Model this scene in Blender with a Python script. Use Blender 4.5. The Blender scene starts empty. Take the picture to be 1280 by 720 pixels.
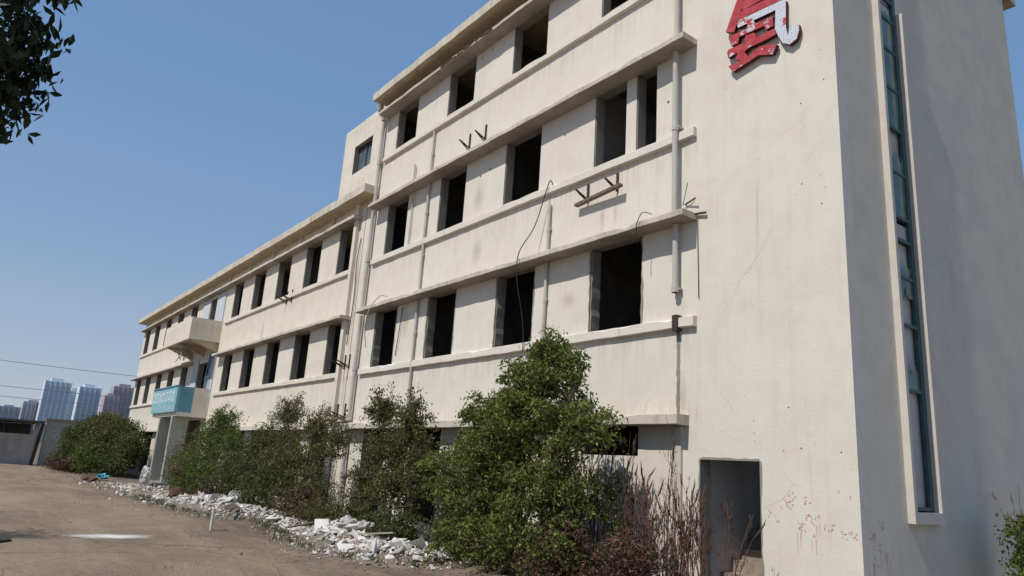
import bpy, bmesh, math, random
import numpy as np
from mathutils import Vector, Matrix
random.seed(7); rng = np.random.default_rng(7)
R = math.radians
scene = bpy.context.scene
col = scene.collection

# ------------------------------------------------------------------ materials
def new_mat(name):
    m = bpy.data.materials.new(name); m.use_nodes = True
    nt = m.node_tree; nt.nodes.clear()
    out = nt.nodes.new('ShaderNodeOutputMaterial'); b = nt.nodes.new('ShaderNodeBsdfPrincipled')
    nt.links.new(b.outputs[0], out.inputs[0])
    return m, nt, b
def N(nt, t, **kw):
    n = nt.nodes.new(t)
    for k, v in kw.items(): setattr(n, k, v)
    return n
def coords(nt, scale=(1, 1, 1)):
    tc = N(nt, 'ShaderNodeTexCoord'); mp = N(nt, 'ShaderNodeMapping'); mp.inputs['Scale'].default_value = scale
    nt.links.new(tc.outputs['Object'], mp.inputs[0]); return mp.outputs[0]
def noise(nt, vec, scale, detail=6, rough=.6):
    n = N(nt, 'ShaderNodeTexNoise'); n.inputs['Scale'].default_value = scale
    n.inputs['Detail'].default_value = detail; n.inputs['Roughness'].default_value = rough
    nt.links.new(vec, n.inputs['Vector']); return n.outputs['Fac']
def ramp(nt, fac, stops):
    r = N(nt, 'ShaderNodeValToRGB'); e = r.color_ramp.elements
    while len(e) < len(stops): e.new(.5)
    for el, (p, c) in zip(e, stops):
        el.position = p; el.color = (*c, 1) if isinstance(c, tuple) else (c, c, c, 1)
    nt.links.new(fac, r.inputs[0]); return r.outputs[0]
def mix(nt, a, b, fac, mode='MIX'):
    m = N(nt, 'ShaderNodeMix', data_type='RGBA', blend_type=mode)
    for i, v in ((0, fac), (6, a), (7, b)):
        if isinstance(v, (int, float)): m.inputs[i].default_value = v
        elif isinstance(v, tuple): m.inputs[i].default_value = (*v, 1)
        else: nt.links.new(v, m.inputs[i])
    return m.outputs[2]
def bump(nt, bsdf, h, strength=.3, dist=.01):
    b = N(nt, 'ShaderNodeBump'); b.inputs['Strength'].default_value = strength; b.inputs['Distance'].default_value = dist
    nt.links.new(h, b.inputs['Height']); nt.links.new(b.outputs[0], bsdf.inputs['Normal'])

def noise_col(nt, vec, scale):
    n = N(nt, 'ShaderNodeTexNoise'); n.inputs['Scale'].default_value = scale; nt.links.new(vec, n.inputs['Vector']); return n.outputs['Color']
def plaster(name, base, dirt, amount=.35, streak=.35, rough=.9, spots=False, patches=None, band=False):
    m, nt, b = new_mat(name)
    v = coords(nt); vs = coords(nt, (5, 5, .35)); vb = coords(nt, (1, 1, .6))
    c = mix(nt, base, tuple(x*.86 for x in base), noise(nt, vb, .7, 5))
    if patches:      # repainted patches, slightly different tone
        c = mix(nt, c, patches, ramp(nt, noise(nt, coords(nt, (.5, .5, .8)), .8, 3), [(.5, 0.), (.56, .55)]))
    f = ramp(nt, noise(nt, v, 1.7, 10, .7), [(.45, 0.), (.8, amount)])
    c = mix(nt, c, dirt, f)
    f2 = ramp(nt, noise(nt, vs, 1.3, 6, .65), [(.52, 0.), (.75, streak)])
    c = mix(nt, c, dirt, f2)
    if band:   # grime: splash just above each ledge, runs just under each sill and ledge
        sx = N(nt, 'ShaderNodeSeparateXYZ'); nt.links.new(v, sx.inputs[0])
        def M(op, a_, b_):
            q = N(nt, 'ShaderNodeMath', operation=op)
            for i_, t_ in enumerate((a_, b_)):
                if isinstance(t_, (int, float)): q.inputs[i_].default_value = t_
                else: nt.links.new(t_, q.inputs[i_])
            return q.outputs[0]
        ph = M('FRACT', M('DIVIDE', M('SUBTRACT', sx.outputs['Z'], 2.5), 3.285), 0)
        bd = ramp(nt, ph, [(0.0, 0.), (.035, 1.), (.12, 0.), (.26, 0.), (.458, .85), (.464, 0.)])
        st = ramp(nt, noise(nt, coords(nt, (7, 7, .25)), 1.6, 5, .7), [(.45, 0.), (.7, .6)])
        xm = M('LESS_THAN', sx.outputs['X'], -2.46)
        c = mix(nt, c, (dirt[0]*.8, dirt[1]*.78, dirt[2]*.75), M('MULTIPLY', M('MULTIPLY', bd, st), xm))
        rs = ramp(nt, noise(nt, coords(nt, (2.2, 2.2, .16)), 1.9, 4, .6), [(.66, 0.), (.74, .30)])
        c = mix(nt, c, (.34, .22, .13), rs)
        hc = N(nt, 'ShaderNodeTexVoronoi', feature='DISTANCE_TO_EDGE'); hc.inputs['Scale'].default_value = .33
        nt.links.new(mix(nt, v, noise_col(nt, v, 1.1), .25), hc.inputs['Vector'])
        c = mix(nt, c, (.20, .17, .14), M('MULTIPLY', ramp(nt, hc.outputs['Distance'], [(0., .25), (.004, 0.)]), ramp(nt, noise(nt, v, .9, 3), [(.5, 0.), (.62, 1.)])))
    if spots:
        c = mix(nt, c, tuple(x*.35 for x in dirt), ramp(nt, noise(nt, v, 9, 3, .5), [(.72, 0.), (.76, .55)]))
    # fine grain
    c = mix(nt, c, tuple(x*.8 for x in base), ramp(nt, noise(nt, v, 60, 3), [(.45, 0.), (.7, .25)]))
    nt.links.new(c, b.inputs['Base Color']); b.inputs['Roughness'].default_value = rough
    b.inputs['Specular IOR Level'].default_value = .25
    bump(nt, b, noise(nt, v, 25, 8, .7), .35, .012)
    return m
def simple(name, c, c2=None, rough=.7, scale=6, metal=0, bmp=.2, lo=.35, hi=.65):
    m, nt, b = new_mat(name); v = coords(nt)
    c2 = c2 or tuple(x*.6 for x in c)
    nt.links.new(mix(nt, c, c2, ramp(nt, noise(nt, v, scale, 8, .65), [(lo, 0.), (hi, 1.)])), b.inputs['Base Color'])
    b.inputs['Roughness'].default_value = rough; b.inputs['Metallic'].default_value = metal
    if bmp: bump(nt, b, noise(nt, v, scale*4, 6), bmp, .01)
    return m
def leafmat(name, cols, trans=.25):
    m, nt, b = new_mat(name)
    g = N(nt, 'ShaderNodeNewGeometry')
    n = len(cols)
    c = ramp(nt, g.outputs['Random Per Island'], [(i/(n-1) if n > 1 else 0, cc) for i, cc in enumerate(cols)])
    big = noise(nt, coords(nt), 1.6, 3)
    c = mix(nt, c, tuple(x*.6 for x in cols[0]), ramp(nt, big, [(.48, 0.), (.75, .5)]))
    nt.links.new(c, b.inputs['Base Color']); b.inputs['Roughness'].default_value = .55
    b.inputs['Specular IOR Level'].default_value = .3
    t = N(nt, 'ShaderNodeBsdfTranslucent'); nt.links.new(c, t.inputs['Color'])
    ms = N(nt, 'ShaderNodeMixShader'); ms.inputs[0].default_value = trans
    nt.links.new(b.outputs[0], ms.inputs[1]); nt.links.new(t.outputs[0], ms.inputs[2])
    nt.links.new(ms.outputs[0], nt.nodes['Material Output'].inputs[0])
    return m

WALL = plaster('wall_plaster', (.74, .69, .61), (.46, .38, .29), .34, .2, patches=(.70, .665, .60), band=True)
WING = plaster('wing_plaster', (.74, .685, .59), (.44, .35, .25), .42, .26, patches=(.69, .65, .58), band=True)
ENDW = plaster('end_plaster', (.74, .68, .575), (.50, .43, .34), .5, .2, patches=(.60, .57, .50))
TRIM = plaster('trim_plaster', (.63, .58, .50), (.21, .165, .12), .75, .6)
SLAB = plaster('roof_slab_concrete', (.64, .59, .50), (.22, .18, .14), .7, .6, spots=True)
OLDC = plaster('stained_soffit', (.56, .46, .32), (.22, .17, .11), .7, .3)  # stains, over a base lightened and yellowed for reflected light
RAW = plaster('raw_concrete', (.30, .28, .25), (.13, .115, .10), .6, .5)
GREYC = plaster('grey_green_column', (.38, .40, .35), (.22, .19, .15), .6, .5)
BLUEW = plaster('pale_blue_plaster', (.58, .63, .68), (.38, .36, .33), .4, .4)
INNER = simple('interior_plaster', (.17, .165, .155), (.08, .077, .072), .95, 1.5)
INLIGHT = simple('stairwell_plaster', (.62, .60, .57), (.44, .42, .40), .95, 1.2)
DOORD = simple('dark_red_door', (.06, .025, .02), (.03, .02, .018), .8)
PVC = plaster('white_plastic_pipe', (.55, .525, .49), (.28, .23, .18), .6, .5, rough=.6)
RUST = simple('rusty_steel', (.09, .06, .045), (.035, .03, .028), .8, 18, .3)
WOODB = simple('weathered_board', (.22, .16, .11), (.12, .09, .07), .9, 12)
CABLE = simple('black_cable', (.02, .02, .02), rough=.6, bmp=0)
TEAL = simple('teal_window_frame', (.05, .13, .14), (.035, .08, .085), .5, 12)
CYAN = plaster('cyan_paint', (.24, .46, .54), (.14, .24, .28), .6, .5)
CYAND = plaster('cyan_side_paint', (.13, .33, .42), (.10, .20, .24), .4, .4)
LETTER = simple('pale_letter_paint', (.62, .74, .78), (.40, .56, .62), .8, 8)
REDP = simple('red_graffiti_paint', (.50, .14, .13), (.60, .38, .34), .9, 40, bmp=0, lo=.42, hi=.62)
DARKH = simple('dark_hole', (.03, .025, .02), bmp=0)
def glassmat(name, c, alpha=.6):
    m, nt, b = new_mat(name)
    b.inputs['Roughness'].default_value = .08
    v = coords(nt)
    nt.links.new(mix(nt, c, tuple(x*1.8+.04 for x in c), ramp(nt, noise(nt, v, 2.2, 6), [(.4, 0.), (.7, 1.)])), b.inputs['Base Color'])
    t = N(nt, 'ShaderNodeBsdfTransparent'); t.inputs[0].default_value = (.45, .62, .60, 1)
    ms = N(nt, 'ShaderNodeMixShader'); ms.inputs[0].default_value = alpha
    nt.links.new(t.outputs[0], ms.inputs[1]); nt.links.new(b.outputs[0], ms.inputs[2])
    nt.links.new(ms.outputs[0], nt.nodes['Material Output'].inputs[0]); return m
GREENG = glassmat('green_glass', (.075, .155, .145), .75)
GREYG = glassmat('grey_glass', (.08, .10, .12), .85)

def groundmat():
    m, nt, b = new_mat('dirt_yard')
    v = coords(nt); vs = coords(nt, (.5, 1.6, 1))
    c = mix(nt, (.29, .225, .158), (.19, .148, .108), ramp(nt, noise(nt, vs, .45, 6), [(.38, 0.), (.62, 1.)]))
    c = mix(nt, c, (.33, .265, .195), ramp(nt, noise(nt, vs, 1.1, 8, .7), [(.5, 0.), (.72, .8)]))
    c = mix(nt, c, (.10, .085, .07), ramp(nt, noise(nt, v, 3.2, 10, .75), [(.54, 0.), (.75, .75)]))
    # concrete showing through in pale patches
    c = mix(nt, c, (.29, .26, .22), ramp(nt, noise(nt, vs, .9, 12, .75), [(.57, 0.), (.64, .5)]))
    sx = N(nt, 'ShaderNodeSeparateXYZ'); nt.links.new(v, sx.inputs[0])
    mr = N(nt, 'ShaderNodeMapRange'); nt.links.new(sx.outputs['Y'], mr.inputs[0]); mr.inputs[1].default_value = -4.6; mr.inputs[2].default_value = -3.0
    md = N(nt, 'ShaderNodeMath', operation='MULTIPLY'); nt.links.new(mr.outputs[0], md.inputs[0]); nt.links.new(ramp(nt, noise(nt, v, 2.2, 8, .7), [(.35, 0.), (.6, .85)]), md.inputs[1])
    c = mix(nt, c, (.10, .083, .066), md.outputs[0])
    # cracks
    wv = N(nt, 'ShaderNodeTexVoronoi', feature='DISTANCE_TO_EDGE'); wv.inputs['Scale'].default_value = .45
    wm = mix(nt, v, noise_col(nt, v, 1.5), .12)
    nt.links.new(wm, wv.inputs['Vector'])
    c = mix(nt, c, (.08, .065, .05), ramp(nt, wv.outputs['Distance'], [(.0, .5), (.008, 0.)]))
    c = mix(nt, c, (.13, .10, .075), ramp(nt, noise(nt, v, 24, 4, .8), [(.52, 0.), (.66, .75)]))
    c = mix(nt, c, (.45, .40, .33), ramp(nt, noise(nt, v, 38, 2, .6), [(.66, 0.), (.72, .7)]))
    nt.links.new(c, b.inputs['Base Color']); b.inputs['Roughness'].default_value = .95
    b.inputs['Specular IOR Level'].default_value = .15
    bump(nt, b, noise(nt, v, 7, 12, .75), .7, .05)
    return m

# ------------------------------------------------------------------ mesh helpers
def link(name, me, mats, parent=None):
    o = bpy.data.objects.new(name, me); col.objects.link(o)
    for m in (mats if isinstance(mats, (list, tuple)) else [mats]): me.materials.append(m)
    if parent: o.parent = parent
    return o
class MB:
    def __init__(s): s.v = []; s.f = []; s.mi = []
    def quad(s, a, b, c, d, mi=0):
        n = len(s.v); s.v += [a, b, c, d]; s.f.append((n, n+1, n+2, n+3)); s.mi.append(mi)
    def box(s, x0, x1, y0, y1, z0, z1, mi=0):
        n = len(s.v); s.v += [(x, y, z) for x in (x0, x1) for y in (y0, y1) for z in (z0, z1)]
        for q in ((0, 1, 3, 2), (4, 6, 7, 5), (0, 4, 5, 1), (2, 3, 7, 6), (0, 2, 6, 4), (1, 5, 7, 3)):
            s.f.append(tuple(n+i for i in q)); s.mi.append(mi)
        return s
    def bar(s, a, b, w, h=None, mi=0):
        a = Vector(a); b = Vector(b); d = (b-a).normalized(); h = h or w
        u = d.cross(Vector((0, 0, 1)) if abs(d.z) < .95 else Vector((0, 1, 0))).normalized(); t = u.cross(d)
        n = len(s.v)
        for p in (a, b):
            for x, y in ((-1, -1), (1, -1), (1, 1), (-1, 1)): s.v.append(tuple(p+u*x*w/2+t*y*h/2))
        for q in ((0, 3, 2, 1), (4, 5, 6, 7), (0, 1, 5, 4), (1, 2, 6, 5), (2, 3, 7, 6), (3, 0, 4, 7)):
            s.f.append(tuple(n+i for i in q)); s.mi.append(mi)
        return s
    def tube(s, pts, rad, k=8, mi=0, cap=True):
        pts = [Vector(p) for p in pts]; rs = rad if isinstance(rad, (list, tuple)) else [rad]*len(pts)
        n0 = len(s.v); up = None
        for i, p in enumerate(pts):
            d = (pts[min(i+1, len(pts)-1)]-pts[max(i-1, 0)])
            d = d.normalized() if d.length > 1e-9 else Vector((0, 0, 1))
            if up is None: up = d.cross(Vector((1, 0, 0)) if abs(d.x) < .9 else Vector((0, 1, 0))).normalized()
            up = (up-d*up.dot(d)).normalized(); w = d.cross(up)
            for j in range(k):
                a = 2*math.pi*j/k; s.v.append(tuple(p+(up*math.cos(a)+w*math.sin(a))*rs[i]))
        for i in range(len(pts)-1):
            for j in range(k):
                a = n0+i*k+j; b = n0+i*k+(j+1) % k
                s.f.append((a, b, b+k, a+k)); s.mi.append(mi)
        if cap:
            s.f.append(tuple(n0+j for j in range(k))[::-1]); s.mi.append(mi)
            e = n0+(len(pts)-1)*k; s.f.append(tuple(e+j for j in range(k))); s.mi.append(mi)
        return s
    def build(s, name, mats, parent=None, smooth=False, bevel=0, off=(0, 0, 0), weld=False):
        me = bpy.data.meshes.new(name)
        me.from_pydata([(a-off[0], b-off[1], c-off[2]) for a, b, c in s.v], [], s.f)
        me.polygons.foreach_set('material_index', s.mi)
        if smooth: me.polygons.foreach_set('use_smooth', [True]*len(s.f))
        bm = bmesh.new(); bm.from_mesh(me)
        if weld: bmesh.ops.remove_doubles(bm, verts=bm.verts, dist=1e-4)
        bmesh.ops.recalc_face_normals(bm, faces=bm.faces)
        if bevel: bmesh.ops.bevel(bm, geom=list(bm.edges), offset=bevel, segments=1, affect='EDGES')
        bm.to_mesh(me); bm.free()
        return link(name, me, mats, parent)
def build_each(mb, name, mats, parent):
    for k in range(len(mb.v)//8):
        q = MB(); q.v = mb.v[k*8:k*8+8]; q.f = [tuple(i-k*8 for i in f_) for f_ in mb.f[k*6:k*6+6]]; q.mi = mb.mi[k*6:k*6+6]
        q.build(name, mats, parent)
def tag(o, label=None, cat=None, group=None, kind=None):
    if label: o['label'] = label
    if cat: o['category'] = cat
    if group: o['group'] = group
    if kind: o['kind'] = kind
    return o
def empty(name, loc=(0, 0, 0)):
    o = bpy.data.objects.new(name, None); col.objects.link(o); o.location = loc; o.empty_display_size = .2; return o

# wall with openings: front at y0, back at y1, openings (x0,x1,z0,z1) ; axis 'x' or 'y'
def wall(name, a0, a1, z0, z1, t0, t1, ops, mats, parent, axis='x'):
    mb = MB()
    xs = sorted({a0, a1, *[q for o in ops for q in o[:2]]}); zs = sorted({z0, z1, *[q for o in ops for q in o[2:]]})
    def P(x, t, z): return (x, t, z) if axis == 'x' else (t, x, z)
    def solid(i, j):
        if i < 0 or j < 0 or i >= len(xs)-1 or j >= len(zs)-1: return None
        x = (xs[i]+xs[i+1])/2; z = (zs[j]+zs[j+1])/2
        return not any(o[0] < x < o[1] and o[2] < z < o[3] for o in ops)
    for i in range(len(xs)-1):
        for j in range(len(zs)-1):
            if not solid(i, j): continue
            x, X, z, Z = xs[i], xs[i+1], zs[j], zs[j+1]
            mb.quad(P(x, t0, z), P(X, t0, z), P(X, t0, Z), P(x, t0, Z))
            mb.quad(P(x, t1, z), P(X, t1, z), P(X, t1, Z), P(x, t1, Z), 1)
            for (di, dj, q) in ((-1, 0, (x, x, z, Z)), (1, 0, (X, X, z, Z))):
                s = solid(i+di, j)
                if s is not True: mb.quad(P(q[0], t0, z), P(q[0], t1, z), P(q[0], t1, Z), P(q[0], t0, Z), 0 if s is None else 2)
            for (dj, zz) in ((-1, z), (1, Z)):
                s = solid(i, j+dj)
                if s is not True: mb.quad(P(x, t0, zz), P(X, t0, zz), P(X, t1, zz), P(x, t1, zz), 0 if s is None else 2)
    me = bpy.data.meshes.new(name); me.from_pydata(mb.v, [], mb.f); me.polygons.foreach_set('material_index', mb.mi)
    return link(name, me, mats, parent)

# ------------------------------------------------------------------ ground
def build_ground():
    # fine near field with gentle unevenness, one sheet out to the horizon
    xs = np.concatenate([[-3000, -1200, -500, -200, -120, -85], np.arange(-65, 14, .3), [20, 40, 100, 400, 3000]])
    ys = np.concatenate([[-3000, -800, -200, -60, -30], np.arange(-16, -.3, .2), [0.0, 12, 30, 100, 500, 3000]])
    Xg, Yg = np.meshgrid(xs, ys, indexing='ij')
    Z = np.zeros_like(Xg)
    for k in range(26):
        a = rng.uniform(0, 6.28); f = rng.uniform(.3, 2.6); ph = rng.uniform(0, 6.28)
        Z += .011/f*np.sin((Xg*math.cos(a)+Yg*math.sin(a))*f+ph)
    m = ((Xg > -64) & (Xg < 13) & (Yg > -15.9) & (Yg < -.35)); Z = np.where(m, Z, 0)
    # raised strip of dumped soil along the building
    Z += np.where(m, .16*np.exp(-((Yg+1.5)/1.0)**2)*(Xg < -3)*(Xg > -28), 0)
    Z -= .02
    nx, ny = Xg.shape
    V = np.stack([Xg, Yg, Z], -1).reshape(-1, 3)
    idx = np.arange(nx*ny).reshape(nx, ny)
    F = np.stack([idx[:-1, :-1], idx[1:, :-1], idx[1:, 1:], idx[:-1, 1:]], -1).reshape(-1, 4)
    me = bpy.data.meshes.new('ground'); me.from_pydata(V.tolist(), [], F.tolist())
    me.polygons.foreach_set('use_smooth', [True]*len(F))
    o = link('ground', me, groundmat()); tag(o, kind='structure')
build_ground()

# ------------------------------------------------------------------ building
B = empty('abandoned_building')
tag(B, 'long abandoned cream office building with stripped windows, four storeys near and three storeys far', 'building')
FLO = [0.0, 3.27, 6.56, 9.90]; SILL = [.95, 4.17, 7.46, 10.80]; LED = [2.50, 5.79, 9.05, 12.16]
XJ = -14.92; XL = -48.2; DEP = 7.37
near = {1: [(-13.86, -12.6), (-10.95, -9.66), (-7.98, -6.66), (-4.96, -3.66)],
        2: [(-13.83, -12.6), (-10.88, -9.65), (-7.99, -6.69), (-4.99, -4.13), (-3.87, -3.37)],
        3: [(-13.82, -12.6), (-10.9, -9.62), (-7.98, -6.69), (-4.92, -3.66)]}
wing_r = [(-17.2, -15.97), (-20.07, -18.7), (-22.93, -21.55), (-25.78, -24.4), (-28.5, -27.3)]
wing_l = [(c-.66, c+.66) for c in (-35.45, -38.35, -41.2, -44.15, -46.95)]
ops_near = [(a, b, SILL[k], LED[k]+.02) for k in near for a, b in near[k]]
ops_near += [(-5.04, -3.67, 1.98, 2.5), (-13.8, -12.5, .3, 2.5), (-11.2, -9.8, .3, 2.5), (-8.2, -6.6, .3, 2.5), (-2.41, -1.39, 0.0, 1.96)]
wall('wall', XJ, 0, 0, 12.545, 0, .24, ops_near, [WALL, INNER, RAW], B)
ops_wing = [(a, b, SILL[k], LED[k]+.02) for k in (1, 2) for a, b in wing_r+wing_l]
ops_wing += [(a-.3, b+.3, .3, 2.5) for a, b in wing_r+wing_l]
ops_wing += [(-32.6, -30.6, 3.35, 5.72), (-32.2, -31.1, 6.6, 8.9), (-32.9, -30.6, .2, 3.0)]
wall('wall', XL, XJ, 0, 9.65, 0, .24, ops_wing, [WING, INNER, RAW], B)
tw = wall('tower_wall', -17.8, XJ, 9.85, 12.82, 0, .22, [(-16.9, -15.55, 10.97, 12.0)], [WING, INNER, RAW], B)
b = MB(); b.box(-17.8, -17.58, .22, 5, 9.85, 12.82); b.box(-17.58, XJ, 4.8, 5, 9.85, 12.82); b.box(-17.58, XJ, .22, 4.8, 12.6, 12.8)
build_each(b, 'tower_wall', WING, B)
tf = MB(); tf.box(-16.9, -16.85, .14, .2, 10.97, 12.0).box(-15.6, -15.55, .14, .2, 10.97, 12.0).box(-16.85, -15.6, .14, .2, 10.97, 11.02).box(-16.85, -15.6, .14, .2, 11.95, 12.0).box(-16.25, -16.21, .14, .2, 11.02, 11.95)
tf = tf.build('window_frame', RUST, B)
p = MB().box(-16.85, -15.6, .165, .171, 11.02, 11.95).build('pane', GREYG, tf)
# end wall, back walls, interior floors and partitions
wall('end_wall', .24, DEP, -.3, 12.95, 0, -.24, [(1.30, 2.04, 1.42, 12.3)], [ENDW, INLIGHT, RAW], B, axis='y')
b = MB(); b.box(-.6, -.24, DEP-.24, DEP, 0, 12.95); b.box(-2.2, -.6, DEP-.24, DEP, 0, 2.2); b.box(-2.2, -.6, DEP-.24, DEP, 11.9, 12.95); b.box(XL, -2.2, DEP-.24, DEP, 0, 9.65); b.box(XJ, -2.2, DEP-.24, DEP, 9.65, 12.95);  b.box(XL, XL+.24, .24, DEP-.24, 0, 9.65)  # gap behind the stairwell added to let sky light in
build_each(b, 'back_wall', WING, B)
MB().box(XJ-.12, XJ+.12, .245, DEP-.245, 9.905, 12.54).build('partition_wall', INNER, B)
b = MB()
for k, z in enumerate(FLO[1:]):
    b.box(XL+.24, -2.6, .243, DEP-.243, z-.14, z)
b.box(-2.48, -.25, .243, DEP-.243, 12.5, 12.6)
build_each(b, 'floor_slab', INNER, B)
b = MB()
for x in (-45.5, -39.8, -34.0, -29.2, -26.1, -20.4, -14.9, -11.8, -8.9):
    for k in range(3):
        b.box(x-.06, x+.06, .245, DEP-.245, FLO[k]+.002, (FLO[k+1] if k < 2 else 9.64)-.142)
for x in (-11.8, -8.9, -5.6): b.box(x-.06, x+.06, .245, DEP-.245, 9.902, 12.6)
for k in (0, 1): b.box(-5.66, -5.54, .245, DEP-.245, FLO[k]+.002, FLO[k+1]-.142)
for k in range(3): b.box(XL+.3, -2.75, 4.9, 5.0, FLO[k]+.004, FLO[k+1]-.144)
build_each(b, 'partition_wall', INNER, B)
b = MB(); b.box(-5.6, -5.5, .245, DEP-.245, FLO[2]+.002, FLO[3]-.142)
for k in (0, 1, 3):
    b.box(-2.62, -2.5, .245, DEP-.245, FLO[k]+.002, (FLO[k+1] if k < 3 else 12.9)-.142)
build_each(b, 'stairwell_wall', INLIGHT, B)
# stair flights
st = MB()
for i in range(10):
    st.box(-2.49, -1.36, .35+i*.24, .35+(i+1)*.24+.02, -.02, .17*(i+1))
st.build('stair', [simple('stair_tile', (.36, .30, .24), (.20, .16, .13), .85, 5)], B)
st = MB()
for f_, (za, zb, ya, yb, xa, xb) in enumerate([(1.7, 3.3, 6.6, 3.0, -1.25, -.27), (3.4, 5.0, 3.0, 6.6, -2.5, -1.36), (5.0, 6.6, 6.6, 3.0, -1.25, -.27), (6.7, 8.3, 3.0, 6.6, -2.5, -1.36), (8.3, 9.9, 6.6, 3.0, -1.25, -.27)]):
    st.bar(((xa+xb)/2, ya, za), ((xa+xb)/2, yb, zb), abs(xb-xa), .16)
st.box(-2.58, -.27, 2.2, 3.0, 3.12, 3.27).box(-2.58, -.27, 2.2, 3.0, 6.42, 6.56).box(-2.58, -.27, 2.2, 3.0, 9.76, 9.9)
build_each(st, 'stair_flight', INLIGHT, B)
# door surround ragged
def jagged(x0, x1, z0, z1, y, amp, seed, name='reveal_edge', mat=RAW, sides='LRT'):
    r = random.Random(seed)
    def strip(pts_in, pts_out):
        mb = MB()
        for i in range(len(pts_in)-1):
            a, c, d, e = pts_in[i], pts_in[i+1], pts_out[i+1], pts_out[i]
            mb.quad((a[0], y, a[1]), (c[0], y, c[1]), (d[0], y, d[1]), (e[0], y, e[1]))
        mb.build(name, mat, B, weld=True)
    def walk(n):
        out = []; v = .4
        for i in range(n+1):
            v = min(1, max(.12, v+r.uniform(-.35, .35))); out.append(v*amp)
        return out
    n = int((z1-z0)/.07)
    if 'L' in sides:
        w = walk(n); strip([(x0+.002, z0+(z1-z0)*i/n) for i in range(n+1)], [(x0-w[i], z0+(z1-z0)*i/n) for i in range(n+1)])
    if 'R' in sides:
        w = walk(n); strip([(x1-.002, z0+(z1-z0)*i/n) for i in range(n+1)], [(x1+w[i], z0+(z1-z0)*i/n) for i in range(n+1)])
    if 'T' in sides:
        n = int((x1-x0)/.07); w = walk(n); strip([(x0+(x1-x0)*i/n, z1-.002) for i in range(n+1)], [(x0+(x1-x0)*i/n, z1+w[i]) for i in range(n+1)])
jagged(-2.41, -1.39, 0.0, 1.96, -.004, .035, 3, 'door_edge')
sd = 10
# window linings: raw concrete jambs with broken rims, one part per window
def lining(x0, x1, z0, z1, seed, rim):
    r = random.Random(seed); d = .045; n = 14
    for (xa, s) in ((x0, 1), (x1, -1)):
        mb = MB(); prev = None
        for i in range(n+1):
            z = z0+.003+(z1-z0-.006)*i/n; w = d*(.35+.65*r.random()) if rim else d*.5
            cur = (z, w)
            if prev:
                a, wa = prev; c, wc = cur
                mb.quad((xa+s*wa, .02, a), (xa+s*wc, .02, c), (xa+s*wc, .236, c), (xa+s*wa, .236, a))
                mb.quad((xa+s*.001, .02, a), (xa+s*wa, .02, a), (xa+s*wc, .02, c), (xa+s*.001, .02, c))
            prev = cur
        mb.build('window_jamb', RAW, B, weld=True)
for k in near:
    for i, (a, c) in enumerate(near[k]):
        sd += 1; lining(a, c, SILL[k], LED[k], sd, k == 1)
        if k == 1: jagged(a, c, SILL[k], LED[k]-.02, -.004, .05, sd+100, sides='LR')
for k in (1, 2):
    for (a, c) in wing_r+wing_l:
        sd += 1; lining(a, c, SILL[k], LED[k], sd, False)

# ledges, sills
def beam(name, x0, x1, z0, z1, p, mat=TRIM, seed=0, chips=True):
    """projecting band with a slightly irregular, chipped front edge"""
    r = random.Random(seed); mb = MB(); n = max(2, int((x1-x0)/.25)); ring = []
    for i in range(n+1):
        x = x0+(x1-x0)*i/n; ez = r.uniform(-.006, .006); ep = r.uniform(-.006, .006)
        c = r.uniform(.006, .012)
        if chips and r.random() < .25: c = r.uniform(.018, .06)
        ring.append([(x, .0, z0), (x, -p+ep+.008, z0+ez), (x, -p+ep, z0+ez+.01), (x, -p+ep, z1-c+ez), (x, -p+ep+c, z1+ez*.3), (x, 0, z1)])
    for i in range(n):
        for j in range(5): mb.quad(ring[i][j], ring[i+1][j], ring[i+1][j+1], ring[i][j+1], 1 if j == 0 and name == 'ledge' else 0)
    for e in (0, n):
        k = len(mb.v); mb.v += ring[e]; mb.f.append(tuple(range(k, k+6))); mb.mi.append(0)
    me = bpy.data.meshes.new(name); me.from_pydata(mb.v, [], mb.f); me.polygons.foreach_set('material_index', mb.mi)
    bm = bmesh.new(); bm.from_mesh(me); bmesh.ops.remove_doubles(bm, verts=bm.verts, dist=1e-5); bmesh.ops.recalc_face_normals(bm, faces=bm.faces); bm.to_mesh(me); bm.free()
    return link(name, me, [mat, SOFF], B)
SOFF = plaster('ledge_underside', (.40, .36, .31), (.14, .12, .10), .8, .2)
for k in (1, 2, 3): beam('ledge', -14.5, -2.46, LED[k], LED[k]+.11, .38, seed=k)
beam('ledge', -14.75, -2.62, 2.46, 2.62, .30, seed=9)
for k in (1, 2, 3): beam('sill_band', -14.45, -2.47, SILL[k]-.16, SILL[k]+.005, .09, WALL, seed=20+k)
for k, p_ in ((1, .36), (2, .30)):
    beam('ledge', -29.3, -15.6, LED[k], LED[k]+.11, p_, seed=30+k)
    beam('ledge', XL-.05, -33.6 if k == 1 else -29.32, LED[k]+(.0 if k == 1 else .003), LED[k]+.11, p_, seed=40+k)
    beam('sill_band', -29.2, -15.92, SILL[k]-.15, SILL[k]+.005, .08, WING, seed=50+k)
    beam('sill_band', XL, -34.9, SILL[k]-.15, SILL[k]+.005, .08, WING, seed=60+k)
beam('ledge', -29.4, -15.92, 2.46, 2.62, .28, WING, seed=70)
beam('ledge', XL, -34.0, 2.46, 2.62, .28, WING, seed=71)
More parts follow.
